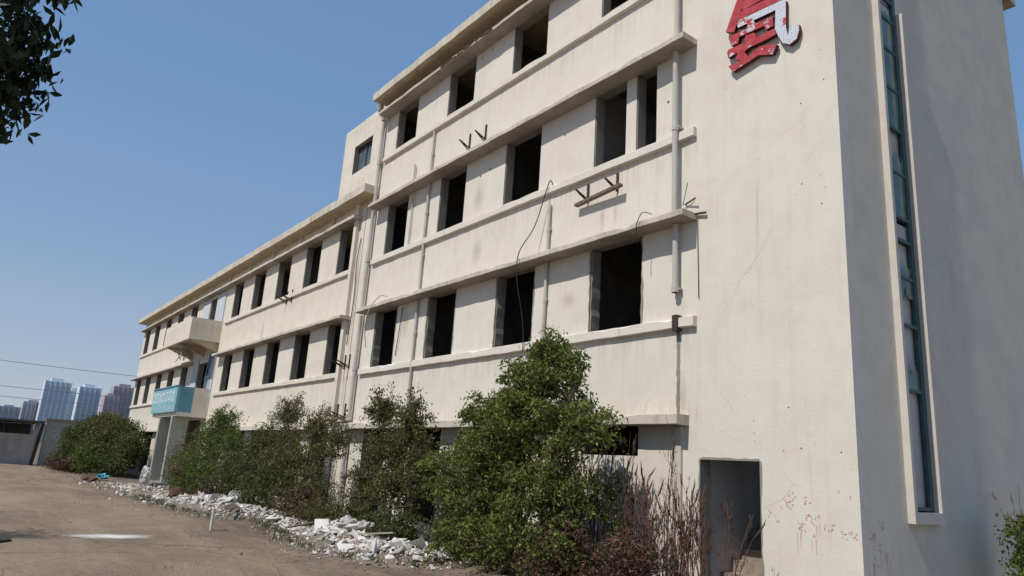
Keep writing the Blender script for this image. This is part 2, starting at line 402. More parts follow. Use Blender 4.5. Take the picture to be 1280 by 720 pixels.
# roof slabs (with overhang front and back)
def roof(name, x0, x1, z0, z1, pf, pb, seed):
    r = random.Random(seed); mb = MB(); n = int((x1-x0)/.4)
    L = [(x0+(x1-x0)*i/n, r.uniform(-.012, .012), r.uniform(-.012, .012)) for i in range(n+1)]
    for i in range(n):
        (xa, a, a2), (xb, c, c2) = L[i], L[i+1]
        mb.quad((xa, -pf+a, z0), (xb, -pf+c, z0), (xb, -pf+c, z1+c2), (xa, -pf+a, z1+a2))
        mb.quad((xa, -pf+a, z0), (xb, -pf+c, z0), (xb, 0, z0), (xa, 0, z0), 1)
        mb.quad((xa, -pf+a, z1+a2), (xb, -pf+c, z1+c2), (xb, 3, z1), (xa, 3, z1))
    mb.quad((x0, 0, z0), (x1, 0, z0), (x1, pb, z0), (x0, pb, z0), 1)
    mb.quad((x0, 3, z1), (x1, 3, z1), (x1, pb, z1), (x0, pb, z1)); mb.quad((x0, pb, z0), (x1, pb, z0), (x1, pb, z1), (x0, pb, z1))
    for x, y0 in ((x0, -pf+L[0][1]), (x1, -pf+L[-1][1])): mb.quad((x, y0, z0), (x, pb, z0), (x, pb, z1), (x, y0, z1))
    me = bpy.data.meshes.new(name); me.from_pydata(mb.v, [], mb.f); me.polygons.foreach_set('material_index', mb.mi)
    bm = bmesh.new(); bm.from_mesh(me); bmesh.ops.remove_doubles(bm, verts=bm.verts, dist=1e-4); bmesh.ops.recalc_face_normals(bm, faces=bm.faces); bm.to_mesh(me); bm.free()
    return link(name, me, [SLAB, OLDC], B)
roof('roof', -14.5, .02, 12.55, 12.80, .62, DEP+.8, 1)
roof('roof', XL-.15, -14.6, 9.60, 9.86, .5, DEP+.4, 2)
MB().box(XJ, -14.502, .0, DEP, 12.552, 12.79).build('roof', SLAB, B)
# expansion joint, pilaster strip on wing
MB().box(-15.92, -15.72, -.12, -.003, 0, 9.59).build('pilaster', WING, B)
MB().box(-15.33, -15.31, -.006, -.001, 0, 9.6).build('expansion_joint', DARKH, B)
# wing upper frieze stubs below the roof
b = MB(); x = -46.8
while x < -17: b.box(x-.05, x+.05, -.10, -.003, 9.2, 9.59); x += 2.9
build_each(b, 'roof_bracket', WING, B)
# broken ledge stretch with exposed steel
b = MB()
for i in range(9):
    x = -10.8+i*.27+random.uniform(-.05, .05); b.bar((x, -.392, 12.175+random.uniform(0, .06)), (x+.25, -.394, 12.2+random.uniform(-.02, .05)), .02, .03)
b.build('exposed_rebar', RUST, B)

# downpipes
def pipe(x, y, z0, z1, r_, joints=(), mat=PVC, name='downpipe', foot=True):
    mb = MB(); mb.tube([(x, y, z0), (x, y, (z0+z1)/2), (x, y, z1)], r_, 12)
    for z in joints:
        mb.tube([(x, y, z-.06), (x, y, z+.06)], r_*1.22, 12)
        mb.box(x-r_*1.6, x+r_*1.6, y, -.002, z-.015, z+.015)
    return mb.build(name, mat, B)
pipe(-2.83, -.10, 9.17, 12.5, .05, (10.9,)); pipe(-2.83, -.13, 5.91, 9.04, .05, (7.55,)); pipe(-2.83, -.10, 4.60, 5.78, .05, (4.66,))
MB().box(-2.87, -2.77, -.13, -.001, 3.96, 4.22).build('pipe_bracket', RUST, B)
b = MB()
for i in range(14):
    z = 2.65+i*.10; b.quad((-2.87+random.uniform(-.01, .01), -.004, z), (-2.80+random.uniform(-.01, .01), -.004, z), (-2.80+random.uniform(-.01, .01), -.004, z+.1), (-2.87+random.uniform(-.01, .01), -.004, z+.1))
b.build('pipe_scar', RAW, B)
b = MB().box(-2.90, -2.74, -.05, -.003, .3, 2.45); b.build('pipe_casing', TRIM, B)
pipe(-6.22, -.05, 5.9, 7.05, .035, (6.5,)); pipe(-6.22, -.05, 4.18, 5.78, .035, (5.0,))
pipe(-11.40, -.06, 9.16, 10.64, .03, (9.9,)); pipe(-12.33, -.06, 9.16, 9.9, .025); pipe(-11.40, -.06, 5.9, 9.04, .035, (7.0, 8.2)); pipe(-11.40, -.06, .5, 5.78, .035, (3.3, 4.9))
pipe(-12.28, -.05, 7.47, 9.04, .018, mat=PVC)
for z0, z1 in ((9.16, 12.14), (5.9, 9.04), (2.62, 5.78), (0, 2.45)): pipe(-14.62, -.11, z0, z1, .06, ((z0+z1)/2,))
b = MB().tube([(-14.62, -.3, 12.56), (-14.62, -.28, 12.42), (-14.62, -.16, 12.3), (-14.62, -.13, 12.1)], [.12, .1, .075, .075], 12); b.build('rain_hopper', PVC, B)
# faint rust stains on the piers
def stain(x, z, w, h):
    m, nt, bb = new_mat('rust_stain'); bb.inputs['Base Color'].default_value = (.40, .25, .15, 1); bb.inputs['Roughness'].default_value = .95
    v = coords(nt, (1/w, 1, 1/h)); l = N(nt, 'ShaderNodeVectorMath', operation='LENGTH'); nt.links.new(v, l.inputs[0])
    q = mix(nt, l.outputs['Value'], noise(nt, coords(nt, (4, 4, 1.6)), 2.5, 7, .7), .5)
    nt.links.new(ramp(nt, q, [(.3, .20), (.66, 0.)]), bb.inputs['Alpha'])
    o = MB(); o.quad((-w*1.2, 0, -h*1.2), (w*1.2, 0, -h*1.2), (w*1.2, 0, h*1.2), (-w*1.2, 0, h*1.2))
    o = o.build('rust_stain', m, B); o.location = (x, -.0045, z)
for q in ((-9.0, 8.0, .35, .5), (-8.9, 6.6, .3, .45), (-12.05, 5.2, .25, .5), (-4.7, 6.4, .10, .45), (-4.35, 6.4, .08, .35), (-2.9, 5.3, .12, .35), (-15.5, 7.0, .16, 1.2), (-15.5, 3.8, .16, 1.2), (-5.55, 4.9, .3, .25), (-23.8, 6.3, .25, .7), (-2.75, 2.9, .14, .6)): stain(*q)
# anchor holes in the plaster
b = MB(); r = random.Random(5)
for i in range(26):
    x = r.uniform(-2.2, -.15); z = r.choice([r.uniform(2.1, 2.9), r.uniform(5, 8)]); s = r.uniform(.003, .009)
    b.box(x-s, x+s, -.003, -.001, z-s, z+s)
for x, z in ((-5.9, 8.55), (-8.6, 8.6), (-9.0, 8.55), (-8.9, 12.0), (-3.1, 8.2), (-9.35, 11.95)): b.box(x-.02, x+.02, -.004, -.001, z-.02, z+.02)
b.build('anchor_hole', DARKH, B)
# rusty bars beside the ledge ends
b = MB(); b.bar((-2.75, -.02, 5.93), (-2.25, -.05, 5.86), .03, .03); b.bar((-2.7, -.02, 6.12), (-2.42, -.1, 6.14), .02); b.bar((-2.72, -.05, 6.1), (-2.5, -.2, 6.4), .01)
b.build('rusty_bar', RUST, B)

# tall stair window
W = empty('stair_window'); W.parent = B; W['label'] = 'tall narrow stair window with broken green panes'
b = MB(); b.box(.001, .10, 1.225, 1.30, 1.27, 12.35); b.box(.001, .10, 1.30, 2.04, 1.27, 1.42)
b.box(.001, .10, 2.04, 2.11, 1.27, 9.35); b.box(-.235, -.06, 1.301, 2.039, 9.15, 9.45); b.box(-.235, -.06, 1.301, 2.039, 5.35, 5.6)
b.build('surround', ENDS := plaster('surround_plaster', (.62, .58, .52), (.34, .3, .26), .4, .4), W)
b = MB(); b.box(-.05, -.002, 1.302, 1.34, 1.44, 12.2); b.box(-.05, -.002, 1.95, 2.035, 1.44, 12.2)
zz = [1.44, 3.05, 4.0, 4.72, 5.3, 5.66, 6.4, 7.15, 7.85, 8.55, 9.12, 9.5, 10.6, 11.7]
for z in zz: b.box(-.045, -.006, 1.34, 1.95, z, z+.045)
b.build('frame', TEAL, W)
for za, zb in ((1.45, 5.3), (5.7, 7.8), (9.5, 12.2)): MB().box(-.11, -.085, 1.72, 2.03, za, zb).build('pale_board', simple('pale_interior_panel', (.60, .57, .55), (.46, .43, .41), .9, 2.5), W)  # panels added behind the panes, standing in for the bright stairwell interior
r = random.Random(3)
def shard(za, zb, mode):
    mb = MB(); x = -.02
    if mode == 'full': mb.quad((x, 1.34, za), (x, 1.95, za), (x, 1.95, zb), (x, 1.34, zb)); pts = None
    else:
        n = 8; base = za if mode in 'bs' else zb; s = 1 if mode == 'b' else -1
        for i in range(n):
            y0 = 1.34+.61*i/n; y1 = 1.34+.61*(i+1)/n
            h0 = (zb-za)*(.15+.35*r.random()) ; h1 = (zb-za)*(.15+.3*r.random())
            mb.quad((x, y0, base), (x, y1, base), (x, y1, base+s*h1), (x, y0, base+s*h0))
    mb.build('pane', GREENG, W)
modes = ['none', 'b', 't', 'b', 'none', 'full', 'b', 'full', 'full', 'full', 'b', 'none', 'none']
for i, m_ in enumerate(modes):
    if m_ != 'none': shard(zz[i]+.045, zz[i+1], m_)

# entrance porch and balconies
P_ = empty('entrance_porch'); P_.parent = B; P_['label'] = 'porch with cyan painted balcony on two grey columns'
x0, x1, p_ = -34.6, -29.8, 1.4
b = MB(); b.box(x0, x1, -p_+.12, -.002, 3.05, 3.22); b.box(x0, x0+.12, -p_+.12, -.002, 3.22, 4.35); b.box(x1-.12, x1-.001, -.7, -.002, 3.22, 4.35); b.build('balcony', WING, P_)
MB().box(x0, x1, -p_, -p_+.119, 3.22, 4.35).build('painted_parapet', CYAN, P_)
MB().box(x1-.12, x1, -p_+.12, -.701, 3.221, 4.351).build('painted_parapet', CYAND, P_)
MB().box(x0-.03, x1+.02, -p_-.04, -p_+.14, 4.351, 4.40).build('parapet_cap', CYAND, P_)
for x in (-32.85, -30.5): MB().box(x, x+.26, -1.32, -.62, .05, 3.05).build('column', GREYC, P_)
MB().box(-33.2, -30.0, -1.6, -.002, -.05, .16).build('doorstep', RAW, P_)
MB().box(-32.9, -30.6, .16, .2, .2, 3.0).build('door', DOORD, P_)
# pale letters on the cyan parapet: two rows of tall narrow strokes, worn past reading
r = random.Random(12); b = MB(); yf = -p_-.004
for k in range(7):
    cx = x0+.45+k*.62
    for s in range(3): b.box(cx-.22+s*.18, cx-.13+s*.18, yf-.003, yf, 3.62+r.uniform(0, .08), 4.2+r.uniform(-.05, .05))
    for s in range(2):
        z = 3.75+s*.3+r.uniform(-.05, .05); b.box(cx-.22, cx+.2, yf-.006, yf-.0035, z, z+.075)
for k in range(11):
    cx = x0+.4+k*.4; b.box(cx-.1, cx+.1, yf-.003, yf, 3.34, 3.37); b.box(cx-.03, cx+.02, yf-.006, yf-.0035, 3.30, 3.48); b.box(cx-.1, cx+.08, yf-.003, yf, 3.44, 3.46)
b.build('faded_lettering', LETTER, P_)
U = empty('upper_balcony'); U.parent = B
b = MB(); x0, x1, p_ = -34.7, -29.7, 1.35
b.box(x0, x1, -p_, -p_+.12, 6.5, 7.5); b.box(x0, x0+.12, -p_+.12, -.002, 6.5, 7.5); b.box(x1-.12, x1, -p_+.12, -.002, 6.5, 7.5)
b.build('parapet', WING, U)
b = MB(); b.box(x0+.12, x1-.12, -p_+.12, -.002, 6.552, 6.68)
for x in (x0+.3, -32.2, x1-.35):      # tapered support beams
    n = len(b.v); w = .22
    b.v += [(x, -p_+.1, 6.50), (x+w, -p_+.1, 6.50), (x+w, -p_+.1, 6.56), (x, -p_+.1, 6.56), (x, -.004, 6.05), (x+w, -.004, 6.05), (x+w, -.004, 6.56), (x, -.004, 6.56)]
    for q in ((0, 1, 2, 3), (4, 7, 6, 5), (0, 4, 5, 1), (2, 6, 7, 3), (1, 5, 6, 2), (0, 3, 7, 4)): b.f.append(tuple(n+i for i in q)); b.mi.append(0)
build_each(b, 'balcony_beam', OLDC, U)
# pale blue plaster of the bay behind the balconies
for q in ((-33.5, -32.62, 3.23, 6.0), (-30.58, -29.75, 3.23, 6.0), (-33.5, -32.22, 7.0, 8.95), (-31.08, -29.75, 7.0, 8.95)): MB().box(q[0], q[1], -.05, -.003, q[2], q[3]).build('bay_panel', BLUEW, B)
b = MB(); r = random.Random(8)
for i in range(6):
    x = -30.5+i*.09; b.tube([(x, -.1, 6.1), (x+r.uniform(-.1, .1), -.16, 5.2), (x+r.uniform(-.15, .15), -.2, 4.4)], .018, 5)
b.build('dangling_conduit', simple('blue_grey_conduit', (.16, .22, .26), (.08, .1, .12)), B)
b = MB()
for i in range(26):
    a = Vector((-31.9, -1.0, 6.2)); q = Vector((r.gauss(0, .18), r.gauss(0, .15), r.gauss(0, .22))); b.tube([a+q, a+q+Vector((r.uniform(-.3, .3), r.uniform(-.2, .2), r.uniform(-.3, .2)))], .02, 4)
tag(b.build('torn_sheeting', simple('grey_rag', (.30, .33, .30), (.10, .12, .11))), 'tangled grey green rags hanging under the upper balcony', 'rag')

# red graffiti: short strokes in scrawled groups
def scrawl(groups, plane, name='graffiti'):
    mb = MB(); r = random.Random(21)
    for (cx, cz, n, s, drip) in groups:
        for i in range(n):
            a = (cx+r.uniform(-s, s), cz+r.uniform(-s, s)); ang = r.choice([0, math.pi/2, .6, 2.3, 1.2])+r.uniform(-.25, .25); l = r.uniform(.3, 1.0)*s
            pts = [a]; 
            for j in range(4): ang += r.uniform(-.4, .4); a = (a[0]+math.cos(ang)*l/4, a[1]+math.sin(ang)*l/4); pts.append(a)
            w = r.uniform(.0025, .006)
            for j in range(4):
                p0, p1 = pts[j], pts[j+1]; dx, dz = p1[0]-p0[0], p1[1]-p0[1]; L = math.hypot(dx, dz)+1e-9; nx, nz = -dz/L*w, dx/L*w
                q = [(p0[0]+nx, p0[1]+nz), (p1[0]+nx, p1[1]+nz), (p1[0]-nx, p1[1]-nz), (p0[0]-nx, p0[1]-nz)]
                lay = .002+.0003*(i % 9)
                mb.quad(*[((u, -lay, v) if plane == 'y' else (lay, u, v)) for u, v in q])
        for i in range(drip):
            x = cx+r.uniform(-s, s); z = cz-r.uniform(0, s); l = r.uniform(.1, .35); w = .0022
            q = [(x-w, z), (x+w, z), (x+w*.4, z-l), (x-w*.4, z-l)]; lay = .0055
            mb.quad(*[((u, -lay, v) if plane == 'y' else (lay, u, v)) for u, v in q])
    return mb.build(name, REDP, B)
scrawl([(-1.2, 1.24, 5, .07, 0), (-1.0, 1.42, 6, .08, 0), (-.92, 1.5, 5, .06, 0), (-.72, 1.46, 5, .05, 0), (-.8, 1.13, 9, .07, 3), (-.72, 1.27, 6, .05, 0), (-.6, 1.22, 5, .06, 2), (-.42, 1.15, 6, .06, 0), (-.62, 1.02, 4, .04, 2), (-.22, 1.1, 4, .05, 0), (-.1, 1.1, 7, .05, 0), (-.25, 1.62, 3, .03, 0), (-.12, 1.54, 3, .03, 0)], 'y')
scrawl([(.10, 1.45, 5, .04, 0), (.27, 1.12, 8, .06, 1), (.50, 1.22, 5, .05, 0), (.42, .98, 5, .05, 2), (.6, .85, 5, .07, 4), (.3, .8, 3, .06, 3)], 'x')

# ------------------------------------------------------------------ red character sign
def fac_pt(a, c):   # facade position of the traced outline, measured on the wall in metres
    u, v = a/7.2+890, c/7.2
    return fac_uv(u, v)
# camera
f, yaw, pit, rol = 894.0, R(53.2445), R(14.3722), R(3.7629)
fw = Vector((-math.sin(yaw)*math.cos(pit), math.cos(yaw)*math.cos(pit), math.sin(pit))); rt = Vector((math.cos(yaw), math.sin(yaw), 0)); up = rt.cross(fw)
r2 = rt*math.cos(rol)+up*math.sin(rol); u2 = up*math.cos(rol)-rt*math.sin(rol)
CAM = Vector((4.63, -9.0, 1.6))
cd = bpy.data.cameras.new('camera'); cam = bpy.data.objects.new('camera', cd); col.objects.link(cam)
cam.matrix_world = Matrix(((r2.x, u2.x, -fw.x, CAM.x), (r2.y, u2.y, -fw.y, CAM.y), (r2.z, u2.z, -fw.z, CAM.z), (0, 0, 0, 1)))
cd.sensor_width = 36; cd.lens = 36*f/1280; cd.clip_end = 6000; cd.clip_start = .05
scene.camera = cam
def fac_uv(u, v):
    d = r2*((u-640)/f)-u2*((v-360)/f)+fw; t = (9-.08)/d.y
    return CAM.x+d.x*t, CAM.z+d.z*t
def perforated():
    m, nt, b = new_mat('peeling_red_on_white')
    v = coords(nt)
    dots = N(nt, 'ShaderNodeTexVoronoi'); dots.inputs['Scale'].default_value = 34; dots.inputs['Randomness'].default_value = .15; nt.links.new(v, dots.inputs['Vector'])
    white = mix(nt, (.10, .12, .16), (.62, .66, .72), ramp(nt, dots.outputs['Distance'], [(.22, 0.), (.34, 1.)]))
    red = mix(nt, (.36, .018, .028), (.46, .07, .08), ramp(nt, noise(nt, v, 9, 6), [(.4, 0.), (.7, 1.)]))
    return m, nt, b, white, red, v
S = empty('red_character_sign', (-1.2, 0, 8.9))
tag(S, 'red peeling metal character sign mounted high on the cream wall', 'sign')
strokes = [
 ('slant', [(222, 12), (262, -60), (300, -190), (370, -220), (330, -70), (285, 20), (262, 100), (200, 292), (125, 290)], 0),
 ('upper_bar', [(268, 8), (470, -110), (640, -190), (655, -130), (500, -30), (275, 97)], 0),
 ('middle_bar', [(262, 105), (600, -60), (615, 5), (575, 24), (240, 182)], 0),
 ('top_bar', [(330, -120), (560, -250), (740, -330), (755, -262), (570, -180), (330, -60)], 0),
 ('hook', [(242, 186), (580, 28), (620, 5), (668, 8), (668, 250), (690, 322), (700, 238), (782, 220), (790, 262), (765, 350), (702, 402), (640, 388), (600, 330), (570, 262), (574, 92), (238, 252), (228, 222)], 1),
 ('roof_stroke', [(165, 325), (318, 262), (322, 186), (362, 166), (398, 216), (548, 150), (556, 234), (492, 270), (470, 236), (246, 336), (240, 392), (176, 416), (165, 380)], 2),
 ('woman_bar', [(135, 458), (290, 388), (568, 258), (580, 310), (492, 360), (300, 448), (150, 522)], 3),
 ('woman_leg', [(292, 400), (306, 322), (380, 296), (405, 322), (376, 392), (296, 470), (345, 528), (310, 562), (212, 534), (240, 480)], 3),
 ('woman_foot', [(152, 600), (318, 522), (430, 424), (520, 402), (588, 404), (550, 490), (420, 500), (330, 560), (196, 646), (166, 620)], 4)]
whitecut = {0: (.9, 1.0), 1: (.40, .43), 2: (.52, .55), 3: (.60, .63), 4: (.53, .56)}
for nm, pts, w in strokes:
    bm = bmesh.new(); q = [fac_pt(*p) for p in pts]
    dy = .0015*strokes.index((nm, pts, w))
    vs = [bm.verts.new((x+1.2, -.085-dy, z-8.9)) for x, z in q]
    fc = bm.faces.new(vs); ex = bmesh.ops.extrude_face_region(bm, geom=[fc])
    for v in ex['geom']:
        if isinstance(v, bmesh.types.BMVert): v.co.y = -.02
    bmesh.ops.recalc_face_normals(bm, faces=bm.faces)
    for fa in bm.faces: fa.material_index = 0 if abs(fa.normal.y) > .7 else 1
    bmesh.ops.triangulate(bm, faces=[fa for fa in bm.faces if len(fa.verts) > 4])
    me = bpy.data.meshes.new('stroke'); bm.to_mesh(me); bm.free()
    m, nt, bs, white, red, v = perforated()
    a_, b_ = whitecut[w]
    nt.links.new(mix(nt, red, white, ramp(nt, noise(nt, v, 3.6, 9, .7), [(a_, 0.), (b_, 1.)])), bs.inputs['Base Color']); bs.inputs['Roughness'].default_value = .75
    o = link('stroke', me, [m, simple('dark_red_edge', (.12, .012, .015), (.07, .01, .012))], S)

# ------------------------------------------------------------------ air conditioner brackets and cables
def ac_bracket(x0, x1, z, label, board=True, drop=.34, arm=.32):
    o = empty('air_conditioner_bracket', ((x0+x1)/2, 0, z)); cx = (x0+x1)/2
    tag(o, label, 'bracket', 'rusty air conditioner brackets on the facade')
    for x in (x0+.15, x1-.15):
        xx = x-cx
        b = MB(); b.bar((xx, -.02, drop*.6), (xx, -.02, -drop*.5), .045, .03); b.build('upright', RUST, o)
        MB().bar((xx, -.03, -.12), (xx-.03, -arm, .02), .03, .03).build('arm', RUST, o); MB().bar((xx, -.03, -drop*.45), (xx-.03, -arm*.8, -.02), .022, .022).build('brace', RUST, o)
    if board: MB().bar((x0-cx-.1, -.10, -.2), (x1-cx+.08, -.16, -.14), .10, .05).build('board', WOODB, o)
    return o
ac_bracket(-5.25, -4.15, 6.98, 'rusty double bracket with a wooden board above the nearest second row window')
ac_bracket(-9.75, -8.75, 9.62, 'bare steel bracket pair sticking up from the third ledge', False, .45)
ac_bracket(-21.6, -20.8, 7.35, 'small dark bracket beside a top floor window of the far wing', False, .45, .42)
ac_bracket(-15.7, -15.1, 4.45, 'dark bracket at the joint between the two blocks, at second floor sill', False, .4, .42)
ac_bracket(-15.8, -15.0, 2.95, 'rusty shelf bracket at the joint, just above the bushes', True, .45, .5)
def cable(pts, r_, label, mat=CABLE):
    # smooth through the points
    P = [Vector(p) for p in pts]; out = []
    for i in range(len(P)-1):
        p0, p1, p2, p3 = P[max(i-1, 0)], P[i], P[i+1], P[min(i+2, len(P)-1)]
        for t in [j/6 for j in range(6)]:
            out.append(.5*((2*p1)+(p2-p0)*t+(2*p0-5*p1+4*p2-p3)*t*t+(3*p1-p0-3*p2+p3)*t**3))
    out.append(P[-1]); o = MB().tube(out, r_, 5).build('hanging_cable', mat, smooth=True); return tag(o, label, 'cable')
cable([(-6.1, -.1, 7.45), (-6.16, -.12, 7.55), (-6.26, -.12, 7.4), (-6.5, -.2, 6.6), (-6.7, -.42, 6.0), (-6.7, -.42, 5.4), (-6.72, -.2, 4.6), (-6.75, -.12, 4.0)], .011, 'long black cable hanging from the third floor sill past the second ledge')
cable([(-12.55, -.38, 5.98), (-12.9, -.4, 6.05), (-13.4, -.42, 5.8), (-13.62, -.42, 5.3), (-13.66, -.3, 4.7)], .013, 'pale curling cable looping over the second ledge near the joint', PVC)
cable([(-12.25, -.03, 5.7), (-12.28, -.05, 5.0), (-12.4, -.03, 4.4)], .012, 'dark cable hanging down the pier beside the leftmost near window')
cable([(-3.1, -.39, 5.95), (-3.3, -.41, 6.02), (-3.42, -.42, 5.8), (-3.42, -.38, 5.5)], .008, 'short wire curling over the second ledge close to the downpipe')
cable([(-2.44, -.03, 5.85), (-2.43, -.02, 5.0), (-2.42, -.02, 4.45)], .006, 'thin wire hanging straight from the end of the second ledge')
cable([(-15.45, -.03, 8.4), (-15.5, -.06, 7.6), (-15.43, -.04, 6.4), (-15.5, -.06, 5.0)], .014, 'dark cable running down the stained joint between both blocks')

# ------------------------------------------------------------------ vegetation
def leaves_mesh(name, C, size, mats, parent=None, droop=.4, ratio=.42, fold=True, aim=None):
    """C: (n,3) leaf centres -> folded pointed leaves (two quads each kept as one island)"""
    n = len(C)
    d = rng.normal(size=(n, 3)); d[:, 2] -= droop*1.5
    if aim is not None: d = d*.6+aim
    d /= np.linalg.norm(d, axis=1)[:, None]
    s = rng.normal(size=(n, 3)); s -= (s*d).sum(1)[:, None]*d; s /= np.linalg.norm(s, axis=1)[:, None]
    nn = np.cross(d, s)
    L = (size*rng.uniform(.6, 1.25, n))[:, None]; Wd = L*ratio
    v = np.empty((n, 6, 3))
    v[:, 0] = C-d*L*.5; v[:, 1] = C-d*L*.05+s*Wd*.5+nn*Wd*.18; v[:, 2] = C+d*L*.28+s*Wd*.3+nn*Wd*.12
    v[:, 3] = C+d*L*.5; v[:, 4] = C+d*L*.28-s*Wd*.3+nn*Wd*.12; v[:, 5] = C-d*L*.05-s*Wd*.5+nn*Wd*.18
    base = (np.arange(n)*6)[:, None]
    F = np.concatenate([base+np.array([[0, 1, 2, 3]]), base+np.array([[0, 3, 4, 5]])], 1).reshape(-1)
    me = bpy.data.meshes.new(name); me.vertices.add(n*6); me.vertices.foreach_set('co', v.reshape(-1))
    me.loops.add(len(F)); me.loops.foreach_set('vertex_index', F.astype(np.int32))
    me.polygons.add(n*2); me.polygons.foreach_set('loop_start', np.arange(0, n*8, 4, dtype=np.int32)); me.polygons.foreach_set('loop_total', np.full(n*2, 4, dtype=np.int32))
    me.update(calc_edges=True)
    return link(name, me, mats, parent)
BARK = simple('bark', (.12, .09, .065), (.05, .04, .03), .95, 10, bmp=.6)
DBARK = simple('reddish_twig', (.13, .06, .045), (.07, .035, .028), .9, 10)
def plant(name, label, cat, base, blobs, nleaf, size, mats, stems=3, clump=.22, nper=None, group=None, droop=.4, bark=BARK, trunk_r=.05, ratio=.42, hollow=.55, ragged=1.0, whips=0):
    """blobs: (x,y,z,rx,ry,rz,weight) in world metres; foliage clumps hang at twig ends reached by branches"""
    o = empty(name, base); tag(o, label, cat, group)
    bx = Vector(base); tb = MB(); Cs = []
    tot = sum(b[6] for b in blobs)
    stemtops = []
    for s in range(stems):
        q = blobs[s % len(blobs)]
        p0 = Vector((random.gauss(0, .12), random.gauss(0, .1), -.1)); p2 = Vector((q[0], q[1], q[2]))-bx
        mid = p0.lerp(p2, .5)+Vector((random.gauss(0, .08), random.gauss(0, .08), 0))
        pts = [p0, p0.lerp(mid, .6), mid, mid.lerp(p2, .6), p2, p2+Vector((random.gauss(0, .1), random.gauss(0, .1), q[5]*.75))]
        tb.tube(pts, [trunk_r, trunk_r*.85, trunk_r*.7, trunk_r*.5, trunk_r*.35, .006], 7); stemtops.append(pts)
    for (x, y, z, rx, ry, rz, w) in blobs:
        c = Vector((x, y, z))-bx; n = int(nleaf*w/tot); k = max(4, int(n/(nper or 60)))
        for i in range(k):
            u = Vector((random.gauss(0, 1), random.gauss(0, 1), random.gauss(0, 1))).normalized()
            rad = random.uniform(hollow, 1.0+.12*ragged*random.random())
            if random.random() < .25: rad = random.uniform(.1, hollow)
            p = c+Vector((u.x*rx, u.y*ry, u.z*rz))*rad
            if p.z+bx.z < .05: p.z = .08-bx.z+random.random()*.15
            # branch from nearest stem point somewhat lower
            best = min((q for st_ in stemtops for q in st_), key=lambda q: (q-p).length+max(0, q.z-p.z)*1.5)
            m_ = best.lerp(p, .55)+Vector((random.gauss(0, .05), random.gauss(0, .05), -.03))
            tb.tube([best, m_, p], [.014, .009, .004], 4, cap=False)
            cs = clump*random.uniform(.55, 1.35)
            nl = max(6, int(n/k*random.uniform(.5, 1.5)))
            g = np.clip(rng.normal(size=(nl, 3)), -2.1, 2.1)*np.array([cs, cs, cs*.62])*.55
            g[:, 2] -= .25*(g[:, 0]**2+g[:, 1]**2)/max(cs, .05)
            Cs.append(g+np.array(p))
            for j in range(2):
                e = p+Vector(tuple(g[j])); tb.tube([m_.lerp(p, .7), e], [.004, .002], 3, cap=False)
    for w_ in range(whips):      # upright shoots that stand clear of the crown
        q = random.choice(blobs); a = Vector((q[0]+random.uniform(-.9, .9)*q[3], q[1]+random.gauss(0, .15), q[2]))-bx
        e = a+Vector((random.gauss(0, .14), random.gauss(0, .1), q[5]*random.uniform(1.0, 1.7))); m_ = a.lerp(e, .5)+Vector((random.gauss(0, .04), random.gauss(0, .04), 0))
        tb.tube([a, m_, e], [.008, .006, .002], 4, cap=False)
        L = [a.lerp(e, random.uniform(.25, 1.02))+Vector((random.gauss(0, .055), random.gauss(0, .055), random.gauss(0, .03))) for _ in range(int((e-a).length*45))]
        if L: Cs.append(np.array([tuple(p) for p in L]))
    C = np.concatenate(Cs); C = C[C[:, 2]+bx.z > .0]
    tb.build('branches', bark, o, smooth=True)
    leaves_mesh('foliage', C, size, mats, o, droop, ratio)
    return o
CAMPH = leafmat('camphor_leaf', [(.058, .080, .018), (.120, .155, .032), (.185, .215, .048), (.26, .275, .075), (.092, .125, .027)], .38)
DGREEN = leafmat('dark_leaf', [(.045, .064, .020), (.075, .100, .026), (.115, .135, .036), (.080, .105, .028)], .32)
PINEY = leafmat('bright_leaf', [(.055, .088, .018), (.105, .150, .028), (.160, .200, .042)], .35)
REDL = leafmat('reddish_leaf', [(.062, .085, .024), (.110, .130, .036), (.095, .120, .030), (.18, .12, .05), (.085, .110, .028), (.21, .14, .07), (.135, .155, .045)], .35)
DRYL = leafmat('dry_leaf', [(.10, .05, .03), (.15, .08, .05), (.07, .045, .03), (.06, .06, .025)], .2)
YELL = leafmat('yellow_green_leaf', [(.075, .085, .018), (.12, .12, .028), (.05, .075, .018), (.16, .13, .04)], .3)
DARKL = leafmat('canopy_leaf', [(.015, .030, .012), (.025, .045, .015), (.035, .055, .018)], .12)  # darkest greens, used on both overhanging trees

